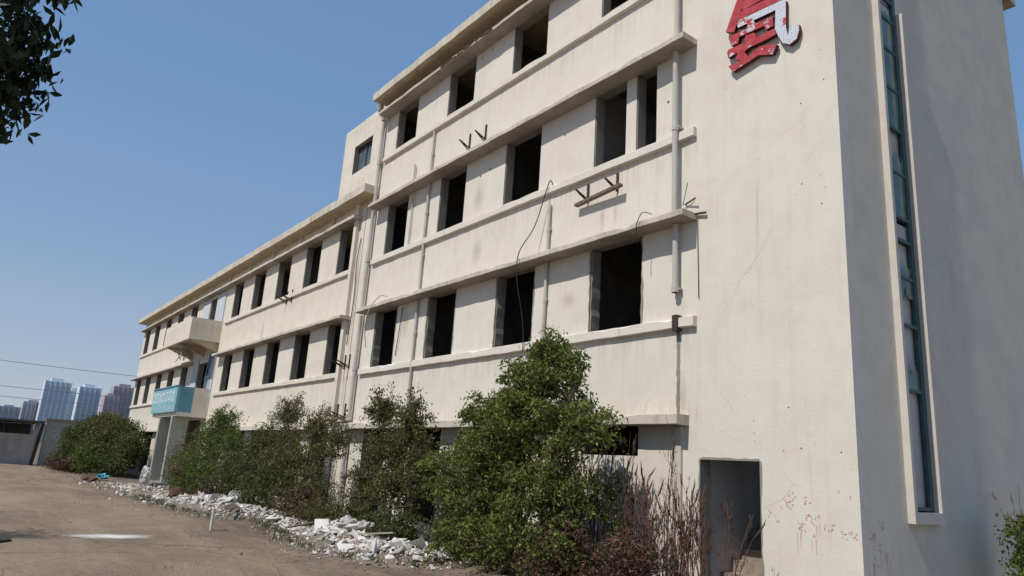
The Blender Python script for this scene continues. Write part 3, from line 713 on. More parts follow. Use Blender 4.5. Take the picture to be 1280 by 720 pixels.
plant('camphor_tree', 'largest bright green leafy tree in front of the near facade', 'tree', (-4.7, -1.9, 0),
      [(-4.15, -1.7, 3.05, .78, .6, .62, 2.2), (-3.5, -1.7, 2.35, .80, .6, .45, 1.4), (-5.5, -1.7, 2.42, .64, .55, .52, 1.5), (-4.55, -1.75, 2.5, .8, .6, .55, 1.6), (-5.0, -1.8, 1.75, 1.1, .75, .65, 2.0), (-3.6, -1.75, 1.45, .72, .6, .5, 1.2),
       (-6.15, -1.8, 1.5, .75, .6, .7, 1.6), (-4.6, -1.95, .8, 1.25, .7, .7, 2.2), (-5.9, -1.9, .45, .55, .5, .45, .8), (-4.05, -1.7, 3.52, .36, .3, .26, .6), (-3.5, -1.9, .6, .6, .5, .5, .7)],
      60000, .072, CAMPH, stems=6, clump=.165, nper=75, trunk_r=.055, droop=.5)
plant('shrub', 'thin upright shrub with reddish top left of the largest tree', 'shrub', (-9.4, -1.35, 0),
      [(-10.25, -1.3, 2.75, .38, .4, .42, .7), (-8.85, -1.3, 2.5, .35, .35, .5, .55), (-9.7, -1.3, 1.95, .85, .6, .55, 1.1), (-9.3, -1.35, 1.2, 1.2, .7, .6, 1.2), (-8.3, -1.3, 1.6, .5, .5, .6, .4), (-10.6, -1.4, 1.3, .5, .5, .6, .5)],
      16500, .075, [REDL], stems=5, clump=.17, nper=30, trunk_r=.025, ragged=2.2, hollow=.3, whips=26)
plant('shrub', 'leggy half bare shrub with sparse top below the joint of the blocks', 'shrub', (-14.6, -1.5, 0),
      [(-15.9, -1.4, 2.8, .55, .4, .42, .7), (-13.7, -1.4, 2.45, .6, .4, .4, .6), (-12.4, -1.4, 2.1, .5, .4, .45, .5), (-16.8, -1.4, 2.0, 1.0, .6, .55, 1.1), (-14.8, -1.5, 1.5, 1.7, .7, .75, 2.0), (-17.6, -1.5, 1.0, 1.2, .7, .7, 1.2), (-13.2, -1.6, .8, 1.2, .7, .6, 1.2)],
      26000, .07, [REDL], stems=7, clump=.22, nper=38, trunk_r=.03, ragged=2.2, hollow=.35, whips=38)
plant('shrub', 'dense bushy dark shrub filling the gap left of the leggy shrub', 'shrub', (-17.0, -1.7, 0),
      [(-17.2, -1.8, 1.5, 1.5, .7, .65, 1.3), (-15.6, -2.0, .8, 1.6, .6, .6, 1.2), (-18.6, -1.9, .9, .9, .6, .7, 1.0)], 12000, .075, [DGREEN], stems=4, clump=.24, nper=50, whips=10)
plant('conifer_shrub', 'bright green rounded shrub beside the entrance porch', 'shrub', (-22.8, -1.6, 0),
      [(-21.7, -1.5, 2.75, .6, .5, .45, .9), (-22.6, -1.5, 2.2, 1.1, .7, .6, 1.3), (-20.2, -1.5, 1.9, 1.1, .6, .5, 1.1), (-24.0, -1.6, 1.2, 1.3, .8, .8, 1.6), (-21.6, -1.7, 1.0, 1.6, .8, .8, 1.8), (-23.6, -1.9, .4, 1.2, .6, .45, 1.0)],
      20000, .08, [PINEY], stems=5, clump=.26, nper=60, droop=-.2, whips=12)
plant('dry_shrub', 'brown twiggy shrub right in front of the porch column', 'shrub', (-27.0, -1.4, 0),
      [(-27.2, -1.3, 1.3, .9, .5, .7, 1), (-26.3, -1.5, .6, 1.0, .5, .5, 1)], 2600, .09, [DRYL], stems=6, clump=.3, nper=12, bark=DBARK)
# undergrowth row of separate low bushes
for i, (x, y, z, rx, rz, mt, lb, n) in enumerate([
    (-8.2, -1.9, .45, .7, .45, [DGREEN], 'low dark green bush touching the left foot of the largest tree', 3200),
    (-9.8, -2.0, .5, .85, .5, [YELL], 'low yellowish green bush behind the nearest rubble mound', 3600),
    (-11.3, -2.1, .4, .8, .42, [REDL], 'low bush with orange tinted leaves behind the blue bucket', 3400),
    (-12.9, -2.0, .55, .75, .55, [DRYL], 'brown dead thicket between the two rubble mounds', 3200),
    (-19.7, -2.2, .4, .8, .4, [DRYL], 'brown dead undergrowth below the bright rounded shrub', 2600),
    (-6.6, -1.6, .45, .6, .55, [DGREEN], 'shady bush tucked behind the left side of the largest tree', 3000)]):
    plant('bush', lb, 'bush', (x, y, 0), [(x, y, z, rx, .5, rz, 1), (x+rx*.5, y+.1, z*.8, rx*.6, .4, rz*.8, .6)], n, .065, mt, stems=3, clump=.15, nper=30, trunk_r=.015, ragged=2)
plant('shrub', 'dark tall shrub in the shade close against the dark ground floor openings', 'shrub', (-7.6, -.7, 0),
      [(-8.1, -.7, 1.6, .6, .35, .7, 1), (-7.4, -.7, .9, .8, .35, .6, 1)], 4200, .075, [DGREEN], stems=4, clump=.2, nper=24, trunk_r=.02)
# bushes at the far end of the yard
plant('bush', 'large dark bush beside the grey yard wall', 'bush', (-46.0, -2.7, 0),
      [(-47.0, -2.7, 1.8, 1.6, .9, .9, 1), (-46.0, -2.2, 2.6, 1.6, .9, .8, 1), (-45.5, -3.0, .9, 1.8, .9, .8, 1.2)], 13000, .15, [DGREEN], stems=4, clump=.45, nper=60, droop=0)
plant('bush', 'brownish topped bush in the middle of the far clump', 'bush', (-44.2, -2.6, 0),
      [(-44.2, -1.7, 2.7, 1.6, .9, .8, 1.2), (-43.2, -2.0, 1.7, 2.0, 1.0, 1.0, 1.4), (-42.6, -1.2, 2.3, 1.3, .9, .7, .7)], 12000, .15, [REDL], stems=4, clump=.42, nper=50)
plant('bush', 'rounded yellow green bush at the front of the far clump', 'bush', (-41.5, -3.0, 0),
      [(-41.5, -2.7, .9, 1.0, .8, .8, 1)], 4500, .13, [PINEY], stems=3, clump=.35, nper=60)
plant('bush', 'dark bush against the far end of the building', 'bush', (-40.5, -1.4, 0),
      [(-41.5, -1.3, 2.3, 1.5, .8, .9, 1), (-39.0, -1.2, 1.7, 1.3, .7, .9, 1), (-40.3, -1.7, .8, 2.4, .8, .8, 1.2)], 12000, .14, [DGREEN], stems=4, clump=.4, nper=55)
plant('dry_shrub', 'dead brown thicket at the foot of the far bushes near the yard wall', 'shrub', (-45.5, -3.6, 0), [(-46.0, -3.7, .45, 1.6, .5, .45, 1), (-44.0, -3.4, .4, 1.2, .5, .4, .8)], 5000, .12, [DRYL], stems=6, clump=.35, nper=30, bark=DBARK)
# shrub beyond the right end of the building
plant('shrub', 'green shrub at the right edge beside the grey end wall', 'shrub', (.75, 3.4, 0),
      [(.75, 3.35, 1.15, .36, .42, .32, 1), (.8, 3.4, .6, .45, .4, .5, 1)], 3500, .08, [PINEY], stems=3, clump=.18, nper=40)

# tall reddish weeds
SEED = simple('seed_head', (.11, .06, .045), (.055, .033, .026), .95, 30)
STALK = simple('reddish_stalk', (.17, .09, .065), (.10, .055, .04), .9, 14)
def weed(x, y, h, n, seed, label=None, group=None, spread=.35):
    r = random.Random(seed); o = empty('dry_weed', (x, y, 0)); a = MB(); s = MB(); C = []
    for i in range(n):
        bx, by = r.gauss(0, .1), r.gauss(0, .08); ax, ay = r.gauss(0, spread)*.5, r.gauss(0, spread)*.35; hh = h*r.uniform(.55, 1.0)
        pts = [Vector((bx+ax*t*t*1.3+r.gauss(0, .014), by+ay*t*t*1.3, hh*(t-.06*t**4))) for t in (0, .25, .5, .75, 1)]
        a.tube(pts, [.007, .006, .005, .004, .002], 5, cap=False)
        L = r.uniform(.18, .36); d = (pts[-1]-pts[-2]).normalized(); q = pts[-1]
        m_ = [q-d*L*.9, q-d*L*.6, q-d*L*.2, q+d*.03]
        if r.random() < .8: s.tube([p+Vector((r.gauss(0, .012), r.gauss(0, .012), 0)) for p in m_], [.002, .012, .008, .001], 5)
        for j in range(r.randint(3, 7)):
            t = r.uniform(.3, .85); p = pts[int(t*4)].lerp(pts[min(4, int(t*4)+1)], t*4 % 1); l = r.uniform(.12, .42)*(1.1-t*.5); ang = r.uniform(0, 6.28)
            e = p+Vector((math.cos(ang)*l*.4, math.sin(ang)*l*.4, l)); k = p.lerp(e, .5)+Vector((math.cos(ang)*.03, math.sin(ang)*.03, -.02))
            a.tube([p, k, e], [.004, .003, .0015], 4, cap=False)
            if r.random() < .6: s.tube([k.lerp(e, .3), k.lerp(e, .7), e+Vector((0, 0, .04))], [.003, .009, .001], 4)
            for w in range(3): C.append(p.lerp(e, r.random())+Vector((r.gauss(0, .03), r.gauss(0, .03), r.gauss(0, .03))))
    a.build('stalks', STALK, o, smooth=True); s.build('seed_heads', SEED, o, smooth=True)
    leaves_mesh('withered_leaves', np.array([tuple(c) for c in C]), .05, DRYL, o, .8, .22)
    tag(o, label or 'tall dry reddish brown weed with seed heads between the largest tree and the doorway', 'weed', group or 'tall dry weeds by the doorway')
r = random.Random(77)
for i in range(26):
    x = r.uniform(-4.3, -1.35); y = r.uniform(-1.8, -.6)
    h = r.uniform(2.0, 3.15) if x < -2.3 else r.uniform(1.6, 2.2)
    weed(x, y, h, r.randint(5, 8), 100+i)
weed(-2.95, -1.2, 2.95, 2, 301, 'tallest single dry weed stalk rising above the ground floor ledge', spread=.12)
weed(.62, 3.45, 2.25, 6, 300, 'dark dry weed above the shrub at the right edge', spread=.5)
for x, y, nn, lb in ((-3.3, -1.9, 3000, 'dark tangled low scrub at the foot of the dry weeds, nearer the tree'), (-2.3, -1.6, 2400, 'brown low scrub at the foot of the dry weeds, nearer the doorway')):
    plant('scrub', lb, 'bush', (x, y, 0), [(x, y, .45, .6, .5, .5, 1)], nn, .06, [DRYL, ], stems=5, clump=.16, nper=18, trunk_r=.01, bark=DBARK)
plant('shrub', 'small green sapling among the dry weeds', 'shrub', (-3.0, -1.3, 0), [(-3.0, -1.3, 1.35, .4, .3, .35, 1), (-2.75, -1.2, .9, .4, .3, .4, 1)], 900, .07, [DGREEN], stems=2, clump=.14, nper=14, trunk_r=.01)

# overhanging tree at upper left (trunk stands left of the frame)
def canopy():
    o = empty('overhanging_tree', (-3.2, -12.6, 0)); tag(o, 'dark tree branch overhanging the upper left corner', 'tree')
    base = Vector((-3.2, -12.6, 0)); tb = MB(); r = random.Random(4)
    tb.tube([Vector((0, 0, -.1)), Vector((.1, .1, 1.5)), Vector((.3, .5, 3.0)), Vector((.5, 1.0, 4.6)), Vector((.6, 1.3, 6.5))], [.2, .17, .14, .11, .05], 10)
    Cs = []
    cl = []
    for i in range(70): cl.append((Vector((r.uniform(-4.6, -.4), r.uniform(-13.6, -9.95), r.uniform(4.3, 8.0))), .4, 110))
    # lower drooping branches that reach the corner of the view
    edge = [(-1.9, -9.1, 4.1), (-1.95, -9.2, 3.98), (-1.85, -9.22, 4.2), (-1.83, -9.02, 4.32), (-1.65, -9.02, 4.62) ,(-1.7, -9.05, 4.5), (-1.8, -9.2, 4.45), (-1.62, -9.15, 4.75), (-1.75, -9.12, 4.35), (-1.2, -9.35, 4.9), (-1.0, -9.2, 5.1), (-1.5, -9.45, 4.75), (-1.3, -9.25, 4.62), (-1.5, -9.3, 5.2), (-1.15, -9.12, 4.78), (-1.5, -9.25, 4.42), (-1.65, -9.32, 4.3), (-1.6, -9.45, 4.5),
            (-1.05, -9.12, 5.05), (-1.7, -9.2, 4.22), (-1.9, -9.35, 4.4), (-1.2, -9.05, 4.88), (-1.3, -9.1, 5.3), (-1.55, -9.15, 4.55), (-1.1, -9.3, 4.75), (-1.7, -9.6, 4.3), (-1.9, -9.6, 4.8), (-1.4, -9.6, 5.3)]
    for e in edge: cl.append((Vector(e), .18, 42))
    for c, s, n in cl:
        p = c-base; st = Vector((.5, 1.0, 4.2)); mid = st.lerp(p, .5)+Vector((r.gauss(0, .1), r.gauss(0, .1), .2))
        tb.tube([st, mid, p], [.03, .015, .004], 5, cap=False)
        g = np.clip(rng.normal(size=(n, 3)), -1.8, 1.8)*np.array([s, s*.8, s*.7])*.6; Cs.append(g+np.array(p))
        for j in range(4): tb.tube([mid.lerp(p, .8), p+Vector(tuple(g[j]))], [.004, .002], 3, cap=False)
    tb.build('branches', BARK, o, smooth=True)
    leaves_mesh('foliage', np.concatenate(Cs), .125, DARKL, o, 1.0, .42)
canopy()
plant('overhanging_tree', 'second tree left of the frame that shades the left edge of the yard', 'tree', (-10.6, -12.8, 0), [(-10.6, -12.6, 5.4, 1.3, 1.0, .9, 1)], 7000, .1, DARKL, stems=3, clump=.4, nper=70, trunk_r=.12)

# ------------------------------------------------------------------ rubble
WHITEP = plaster('white_plaster_rubble', (.68, .66, .63), (.36, .30, .24), .6, .25)
GREYR = plaster('grey_rubble', (.38, .35, .31), (.2, .17, .14), .6, .2)
BRICK = simple('brick_rubble', (.27, .13, .09), (.36, .28, .23), .9, 9)
def chunk_mesh(r, name, flat):
    bm = bmesh.new()
    for i in range(r.randint(7, 12)): bm.verts.new((r.uniform(-.5, .5), r.uniform(-.5, .5)*r.uniform(.6, 1), r.uniform(-.5, .5)*flat))
    h = bmesh.ops.convex_hull(bm, input=bm.verts)
    bmesh.ops.delete(bm, geom=[g for g in h['geom_interior'] if isinstance(g, bmesh.types.BMVert)], context='VERTS')
    bmesh.ops.recalc_face_normals(bm, faces=bm.faces)
    bmesh.ops.bevel(bm, geom=list(bm.edges), offset=.015, segments=1, affect='EDGES')
    me = bpy.data.meshes.new(name); bm.to_mesh(me); bm.free(); return me
rr = random.Random(31)
TILE = plaster('dull_debris', (.44, .39, .33), (.2, .16, .12), .7, .2)
protos = [chunk_mesh(rr, 'rubble_chunk', fl) for fl in (.25, .3, .4, .5, .2, .35, .6, .28, .22, .45)]
for i, me in enumerate(protos): me.materials.append([WHITEP, WHITEP, WHITEP, WHITEP, WHITEP, GREYR, WHITEP, WHITEP, BRICK, GREYR][i])
def ridge(x):  # heap height along the strip
    return sum(h*math.exp(-((x-c)/w)**2) for c, w, h in ((-16.6, 1.9, .36), (-9.3, 1.5, .30), (-13.2, 1.8, .18), (-6.6, 1.0, .2), (-20, 2, .12)))
def ycen(x): return -2.35-.25*math.sin(x*.6)-(.35 if x < -14 else 0)-(.3 if x < -20 else 0)+max(0, x+7.5)*.55
def heap_z(x, y): return .06+ridge(x)*max(0, 1-((y-ycen(x))/.75)**2)
i = 0
while i < 240:
    x = rr.choice([rr.gauss(-16.6, 1.7), rr.gauss(-9.2, 1.5), rr.uniform(-21, -5), rr.gauss(-6.7, .8)])
    if x > -4.9 or x < -24: continue
    y = ycen(x)+rr.gauss(.08, .28); k = rr.choice([0, 1, 2, 3, 4, 7, 0, 1, 2, 5, 6, 8, 9, 3, 4, 7])
    s = rr.uniform(.16, .42)*(1.55 if rr.random() < .22 else 1)
    o = bpy.data.objects.new('rubble_chunk', protos[k]); col.objects.link(o)
    o.location = (x, y, heap_z(x, y)*rr.uniform(.75, 1.05)); o.scale = (s, s*rr.uniform(.7, 1), s)
    o.rotation_euler = (rr.gauss(0, .4), rr.gauss(0, .4), rr.uniform(0, 6.28))
    if k in (5, 9): tag(o, 'grey concrete fragment lying in the rubble strip along the bushes', 'rubble', 'grey rubble fragments')
    elif k == 8: tag(o, 'reddish brick fragment lying in the rubble strip along the bushes', 'rubble', 'brick rubble fragments')
    else: tag(o, 'white broken plaster fragment lying in the rubble strip along the bushes', 'rubble', 'white plaster rubble fragments')
    i += 1
# countless small debris: one stuff object per tone
def debris(name, n, fn, mats, label):
    P = [fn() for _ in range(n)]; V = []; F = []; MI = []
    tet = np.array([(-.5, -.4, -.2), (.5, -.3, -.15), (.3, .5, -.2), (-.35, .45, -.1), (-.3, -.3, .25), (.35, -.1, .2), (.1, .35, .28)])
    fc = [(0, 3, 2, 1), (0, 1, 5, 4), (1, 2, 6, 5), (2, 3, 6), (3, 0, 4, 6), (4, 5, 6)]
    for j, (x, y, z, s) in enumerate(P):
        q = tet*rng.uniform(.6, 1.3, (7, 3))*s; a = rng.uniform(0, 6.28); ca, sa = math.cos(a), math.sin(a)
        q = np.stack([q[:, 0]*ca-q[:, 1]*sa, q[:, 0]*sa+q[:, 1]*ca, q[:, 2]], 1)+np.array([x, y, z]); b0 = len(V); V += q.tolist(); F += [tuple(b0+t for t in ff) for ff in fc]; MI += [rng.integers(0, len(mats))]*len(fc)
    me = bpy.data.meshes.new(name); me.from_pydata(V, [], F); me.polygons.foreach_set('material_index', [int(t) for t in MI])
    o = link(name, me, mats); tag(o, label, 'debris', kind='stuff')
def f1():
    x = rr.choice([rr.gauss(-16.6, 2), rr.gauss(-9.2, 1.7), rr.uniform(-24, -4.8), rr.gauss(-6.6, 1)]); x = min(-4.9, x); y = ycen(x)+rr.gauss(.02, .36); return (x, y, heap_z(x, y)*rr.uniform(.5, .95), rr.uniform(.02, .10)*(1 if rr.random() < .8 else 1.7))
def f2():
    x = rr.uniform(-36, -4); y = ycen(x)-abs(rr.gauss(0, .8))+.3; return (x, y, .03, rr.uniform(.015, .06))
def f3():
    return (rr.uniform(-45, 0), rr.uniform(-12, -2.5), .0, rr.uniform(.006, .03)*(1 if rr.random() < .95 else 2))
def f4():
    x = rr.uniform(-31, -19); return (x, -2.4-.06*(x+19)*-1*.3+rr.gauss(0, .7), .05, rr.uniform(.05, .2))
debris('small_rubble', 5200, f1, [WHITEP, WHITEP, WHITEP, WHITEP, GREYR, TILE], 'small white plaster crumbs heaped along the bushes')
debris('gravel_litter', 4200, f2, [TILE, GREYR, simple('earth_clod', (.13, .10, .075)), BRICK], 'grey and brown crumbs spilled beside the rubble heap')
debris('yard_grit', 5200, f3, [simple('earth_clod_dark', (.16, .12, .09)), TILE], 'scattered stones and grit over the yard')
debris('broken_tile_litter', 500, f4, [TILE, WHITEP, GREYR], 'low spread of broken tiles in front of the porch')
for i, (x, dy, l, a, lb) in enumerate([(-8.1, .15, 1.1, .5, 'long pale board sticking out of the near rubble heap'), (-10.4, -.5, .7, 1.9, 'short brown board lying flat before the near rubble heap'), (-17.6, -.4, 1.2, .2, 'long brown board lying across the far rubble heap'), (-14.1, -.6, .8, 2.6, 'split board on the low middle of the rubble strip'), (-22.3, -.5, 1.3, .9, 'weathered plank in the thin litter before the rounded shrub'), (-6.6, .2, .8, 2.2, 'short plank end near the foot of the largest tree')]):
    y = ycen(x)+dy; z = heap_z(x, y)+.08; d = Vector((math.cos(a), math.sin(a), .12))*l/2; c_ = Vector((x, y, z))
    tag(MB().bar(c_-d, c_+d, .09, .025).build('wooden_plank', WOODB if i % 2 else simple('pale_board', (.42, .36, .28), (.28, .23, .18))), lb, 'plank')
# soil mound under the heap
mb = MB(); nx, ny = 90, 10
for i in range(nx+1):
    x = -24+19.4*i/nx
    for j in range(ny+1):
        t = j/ny*2-1; y = ycen(x)+t*1.0; mb.v.append((x, y, (heap_z(x, ycen(x)+t*.75)-.06)*.85*(1-abs(t)**3)+.0-(.06 if abs(t) > .99 or i in (0, nx) else 0)+rr.gauss(0, .008)))
for i in range(nx):
    for j in range(ny):
        a = i*(ny+1)+j; mb.f.append((a, a+ny+1, a+ny+2, a+1)); mb.mi.append(0)
o = mb.build('soil', simple('soil', (.13, .10, .075), (.22, .19, .16), .95, 14, bmp=.8)); tag(o, kind='structure')
# grass tufts along the strip
def tufts(name, P, h, mat, label):
    V = []; F = []
    for (x, y, z) in P:
        for j in range(9):
            a = rng.uniform(0, 6.28); l = h*rng.uniform(.4, 1.1); w = .006; ox, oy = rng.normal(0, .04, 2); dx, dy = math.cos(a)*l*.5, math.sin(a)*l*.5; k = len(V)
            V += [(x+ox-w*math.sin(a), y+oy+w*math.cos(a), z), (x+ox+w*math.sin(a), y+oy-w*math.cos(a), z), (x+ox+dx*.5+w*.6*math.sin(a), y+oy+dy*.5-w*.6*math.cos(a), z+l*.7), (x+ox+dx, y+oy+dy, z+l)]; F += [(k, k+1, k+2, k+3)]
    me = bpy.data.meshes.new(name); me.from_pydata(V, [], F); o = link(name, me, mat); tag(o, label, 'grass', kind='stuff')
GRASS = leafmat('grass_blade', [(.06, .075, .02), (.10, .10, .035), (.14, .12, .06), (.05, .07, .02)], .2)
tufts('grass', [(x, ycen(x)+rr.choice([rr.gauss(-.75, .18), rr.uniform(-.3, 1.4)]), .03) for x in [rr.uniform(-22, -3.5) for _ in range(700)]], .11, GRASS, 'sparse grass and weeds growing between rubble and yard')
tufts('grass', [(rr.uniform(-3.6, -.3), rr.uniform(-2.6, -.1), .0) for _ in range(700)], .16, DRYL, 'dry grass at the foot of the wall by the doorway')

# ------------------------------------------------------------------ loose things in the yard
o = empty('white_post', (-11.92, -4.21, 0)); tag(o, 'short white plastic pipe standing upright in the yard edge', 'post')
MB().tube([(0, 0, -.05), (.01, 0, .25), (.03, 0, .40)], .032, 12).build('pipe', WHITEP, o, smooth=False); MB().tube([(.03, 0, .401), (.031, 0, .43)], .036, 12).build('rim', PVC, o)
o = empty('blue_bucket', (-9.94, -2.75, .12)); tag(o, 'blue plastic bucket lying at the rubble heap', 'bucket')
BL = simple('blue_plastic', (.03, .10, .28), (.025, .07, .18), .5)
MB().tube([(-.1, 0, 0), (.1, .03, .02)], [.085, .11], 16).build('pail', BL, o, smooth=False); MB().tube([(.1, .03, .02), (.115, .032, .022)], [.118, .118], 16).build('rim', BL, o)
SACK = plaster('dusty_sack', (.50, .485, .46), (.3, .26, .22), .6, .3)
def blob(name, loc, s, mat, label, cat, seed, sub=3, amp=.35):
    bm = bmesh.new(); bmesh.ops.create_icosphere(bm, subdivisions=sub, radius=1); r = random.Random(seed)
    w = [(Vector((r.gauss(0, 1), r.gauss(0, 1), r.gauss(0, 1))).normalized()*r.uniform(1.5, 6), r.uniform(0, 6)) for _ in range(14)]
    for v in bm.verts:
        d = sum((1-2*abs(math.sin(v.co.dot(a)+b))) for a, b in w)/14*amp*3.2+r.uniform(-.03, .03)*min(1, amp*4); v.co *= 1+d
        v.co = Vector((v.co.x*s[0], v.co.y*s[1], max(v.co.z, -.8)*s[2]))
    me = bpy.data.meshes.new(name); bm.to_mesh(me); bm.free(); o = link(name, me, mat); o.location = loc; return tag(o, label, cat)
blob('plastic_sack', (-30.3, -1.95, .4), (.22, .25, .55), WHITEP, 'pale crumpled sack standing in front of the porch column', 'sack', 1)
blob('wicker_basket', (-20.6, -2.9, .22), (.3, .3, .25), simple('reddish_wicker', (.11, .045, .03), (.05, .025, .02), .9, 22, bmp=1), 'reddish brown round bundle beside the rounded shrub', 'basket', 2, amp=.12)
blob('old_mattress', (-32.6, -3.7, .10), (.7, .45, .16), simple('brown_fabric', (.16, .08, .05), (.06, .04, .03), .95, 5), 'rotten brown cushion dumped in the yard before the porch', 'cushion', 3, amp=.3)
blob('blue_cloth', (-33.4, -3.1, .2), (.45, .35, .16), simple('cyan_cloth', (.10, .42, .52), (.06, .25, .32), .8, 5), 'crumpled light blue cloth behind the brown cushion', 'cloth', 4, amp=.5)
blob('cement_sack', (-9.25, -2.35, .42), (.24, .2, .12), SACK, 'full pale sack on top of the near rubble heap', 'sack', 6, amp=.2)
blob('cement_sack', (-8.75, -2.2, .40), (.26, .18, .12), SACK, 'slumped pale sack right of the other sack on the near heap', 'sack', 9, amp=.3)
blob('cement_sack', (-16.0, -2.5, .50), (.34, .22, .15), SACK, 'large pale sack on top of the far rubble heap', 'sack', 8, amp=.3)
# spilled white powder patch: irregular thin sheet
bm = bmesh.new(); r = random.Random(2); vs = []
powder, pnt, pb = new_mat('white_powder'); pb.inputs['Base Color'].default_value = (.66, .64, .60, 1); pb.inputs['Roughness'].default_value = .95
_v = coords(pnt, (2.0, 1.15, 1)); _l = N(pnt, 'ShaderNodeVectorMath', operation='LENGTH'); pnt.links.new(_v, _l.inputs[0])
_m = mix(pnt, _l.outputs['Value'], noise(pnt, coords(pnt), 2.6, 10, .75), .62)
pnt.links.new(ramp(pnt, _m, [(.40, .95), (.66, 0.)]), pb.inputs['Alpha'])
for i in range(40):
    a = 2*math.pi*i/40; rad = 1+.3*math.sin(3*a+1)+.18*math.sin(7*a)+r.gauss(0, .06); vs.append(bm.verts.new((math.cos(a)*.72*rad, math.sin(a)*.95*rad, 0)))
bm.faces.new(vs); me = bpy.data.meshes.new('powder'); bm.to_mesh(me); bm.free()
o = link('powder_patch', me, powder); o.location = (-10.35, -6.35, .028); o.rotation_euler = (0, 0, -.1); tag(o, 'white powder spilled flat on the brown yard', 'powder')
blob('grass_mound', (-9.6, -8.35, .06), (.5, .5, .1), simple('mound_turf', (.04, .05, .02), (.06, .05, .035), .95, 9, bmp=.8), 'low dark grassy mound at the left edge of the yard', 'mound', 11, amp=.1)

# ------------------------------------------------------------------ shed and yard wall
SHEDW = plaster('old_grey_wall', (.44, .42, .385), (.14, .12, .10), .6, .5)
o = empty('shed', (-52, -8, 0)); tag(o, 'long low shed with dark gap under its flat roof', 'shed')
b = MB(); b.box(-.2, 0, -8, 3.55, 0, 1.95); b.box(-.2, 0, 3.25, 3.55, 1.95, 2.7); b.build('wall', SHEDW, o)
MB().box(-5.9, -5.7, -8, 3.5, 0, 2.7).build('wall', INNER, o)
MB().box(-6, .6, -8.4, 3.75, 2.72, 2.84).build('roof', simple('dark_roof', (.10, .09, .085), (.05, .05, .05)), o)
for y in (-5, -2.5, 0, 1.6): MB().box(-.12, -.02, y, y+.07, 1.951, 2.719).build('post', RUST, o)
MB().box(.01, .03, .6, 2.0, .55, 1.6).build('panel', plaster('faded_panel', (.36, .35, .33), (.2, .18, .16)), o)
MB().bar((.08, 3.5, 0), (.08, 3.7, 2.7), .10, .2).build('gutter', RUST, o)
o = empty('yard_wall', (-52.6, 5, 0)); tag(o, 'plain grey yard wall with a thin coping between shed and bushes', 'wall')
MB().box(0, .25, -9.1, 26, 0, 2.95).build('wall', plaster('yard_wall_render', (.46, .445, .41), (.2, .18, .15), .5, .4), o)
MB().box(-.1, .4, -9.2, 26, 2.952, 3.08).build('coping', plaster('coping_concrete', (.30, .28, .25), (.14, .12, .1)), o)

# ------------------------------------------------------------------ distant towers, poles and wires
def tower(name, label, az, dist, w, d, h, wallc, glassc, cols, setb=0, rows=None, group=None, rot=0):
    x = CAM.x+math.sin(R(az))*dist; y = CAM.y+math.cos(R(az))*dist
    o = empty(name, (x, y, 0)); o.rotation_euler = (0, 0, R(-90-az if False else rot)); tag(o, label, 'tower block', group)
    MB().box(-d/2, d/2, -w/2, w/2, 0, h).box(-d*.3, d*.3, -w*.28, w*.2, h, h+h*.05).build('wall', wallc, o)
    b = MB(); n = cols
    for i in range(n):
        y0 = -w/2+w*(i+.1)/n; b.box(d/2+.02, d/2+.8, y0, y0+w/n*.8, h*.02, h*.985)
    b.build('window_strip', glassc, o)
    nr = rows or int(h/3.2); b = MB()
    for k in range(1, nr): b.box(d/2+.75, d/2+.86, -w/2, w/2, h*k/nr, h*k/nr+.25)
    b.build('floor_band', wallc, o)
    b = MB()
    for i in range(n+1): b.box(d/2+.3, d/2+1.6, -w/2+w*i/n-.35, -w/2+w*i/n+.35, 0, h)
    b.build('pier', wallc, o); return o
hz = lambda n, c: simple(n, c, tuple(t*.93 for t in c), 1, .02, bmp=0)  # distance haze is mixed into these base colours
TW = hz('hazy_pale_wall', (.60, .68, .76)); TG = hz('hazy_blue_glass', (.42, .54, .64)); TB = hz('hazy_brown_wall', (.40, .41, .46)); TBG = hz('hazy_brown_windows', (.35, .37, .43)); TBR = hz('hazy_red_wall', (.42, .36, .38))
D_ = 700
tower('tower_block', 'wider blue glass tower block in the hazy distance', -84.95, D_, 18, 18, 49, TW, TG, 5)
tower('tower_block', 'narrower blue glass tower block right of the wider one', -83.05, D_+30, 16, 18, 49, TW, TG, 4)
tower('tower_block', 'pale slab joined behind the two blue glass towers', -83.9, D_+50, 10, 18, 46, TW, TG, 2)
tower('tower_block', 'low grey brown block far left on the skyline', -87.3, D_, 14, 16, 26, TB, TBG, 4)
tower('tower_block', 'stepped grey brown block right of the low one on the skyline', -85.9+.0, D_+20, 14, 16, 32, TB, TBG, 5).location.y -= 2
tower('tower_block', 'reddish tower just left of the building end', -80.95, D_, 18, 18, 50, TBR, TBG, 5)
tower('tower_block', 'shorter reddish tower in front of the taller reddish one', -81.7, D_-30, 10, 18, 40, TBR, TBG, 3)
WIRE = simple('grey_wire', (.16, .18, .21), bmp=0)
def wire(ya, za, yb, zb, x, label, sag=1.2):
    pts = [Vector((x, ya+(yb-ya)*t/24, za+(zb-za)*t/24-sag*4*(t/24)*(1-t/24))) for t in range(25)]
    tag(MB().tube(pts, .022, 4).build('power_line', WIRE), label, 'wire')
wire(-28, 9.2, 34, 9.6, -75, 'uppermost thin power line crossing the sky at left', 1.0)
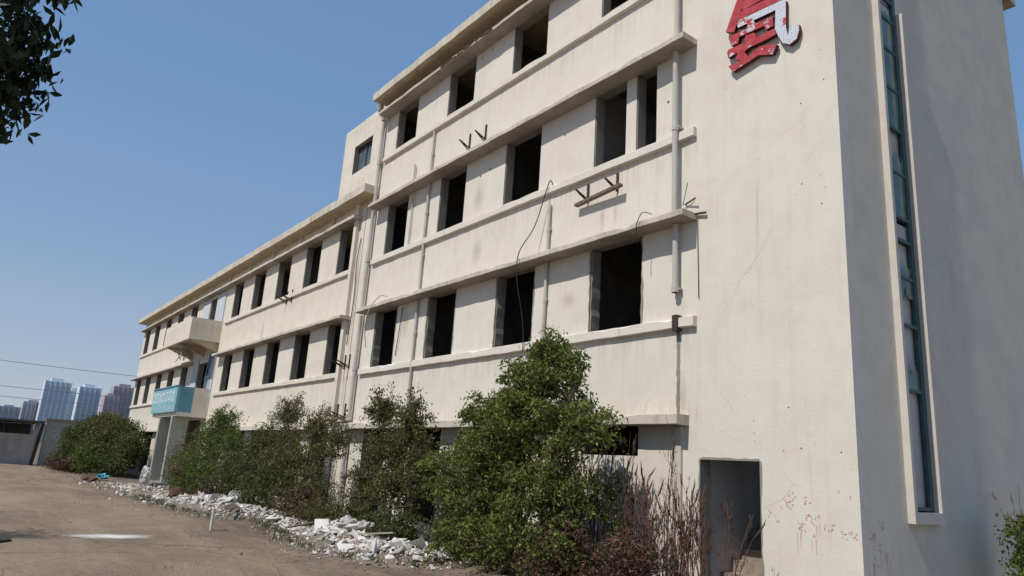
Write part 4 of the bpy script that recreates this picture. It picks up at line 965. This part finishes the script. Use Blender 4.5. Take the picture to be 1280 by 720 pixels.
wire(-28, 6.9, 34, 7.6, -76, 'middle thin power line crossing the distant towers', 1.0)
wire(-28, 6.0, 34, 6.7, -76.5, 'lowest thin power line just above the shed roof', 1.0)
o = empty('utility_pole', (-62, -7.15, 0)); tag(o, 'dark utility pole at the far left edge above the shed', 'pole')
MB().tube([(0, 0, 0), (0, .1, 5.2)], [.16, .13], 10).build('mast', simple('pole_wood', (.08, .075, .07)), o)
MB().box(-.2, .2, -.1, .45, 4.7, 4.95).build('crossarm', RUST, o)

# ------------------------------------------------------------------ light and sky
sun_dir = Vector((.035, -.61, .79)).normalized()
el = math.asin(sun_dir.z); az = math.atan2(sun_dir.x, sun_dir.y)
sl = bpy.data.lights.new('sun', 'SUN'); sl.energy = 3.85; sl.angle = R(.55); sl.color = (1.0, .94, .85)
so = bpy.data.objects.new('sun', sl); col.objects.link(so); so.rotation_euler = (-sun_dir).to_track_quat('-Z', 'Y').to_euler(); so.location = (0, -30, 30)
w = bpy.data.worlds.new('World'); scene.world = w; w.use_nodes = True; nt = w.node_tree
bg = nt.nodes['Background']; sky = nt.nodes.new('ShaderNodeTexSky'); sky.sky_type = 'NISHITA'; sky.sun_disc = False
sky.sun_elevation = el; sky.sun_rotation = az; sky.air_density = 1.0; sky.dust_density = 1.0; sky.ozone_density = 2.0; sky.altitude = 0
# hazy spring sky: nishita tinted by a milky layer that thickens towards the horizon
tc = nt.nodes.new('ShaderNodeTexCoord'); sp = nt.nodes.new('ShaderNodeSeparateXYZ'); nt.links.new(tc.outputs['Generated'], sp.inputs[0])
haze = ramp(nt, sp.outputs['Z'], [(0.0, (5.3, 5.7, 6.5)), (.10, (3.9, 4.8, 6.2)), (.25, (2.5, 3.9, 6.1)), (.45, (1.75, 3.25, 5.8)), (1.0, (1.4, 2.4, 4.5))])
nt.links.new(mix(nt, sky.outputs[0], haze, .8), bg.inputs[0]); bg.inputs[1].default_value = .1
scene.view_settings.view_transform = 'Standard'; scene.view_settings.look = 'None'; scene.view_settings.exposure = 0
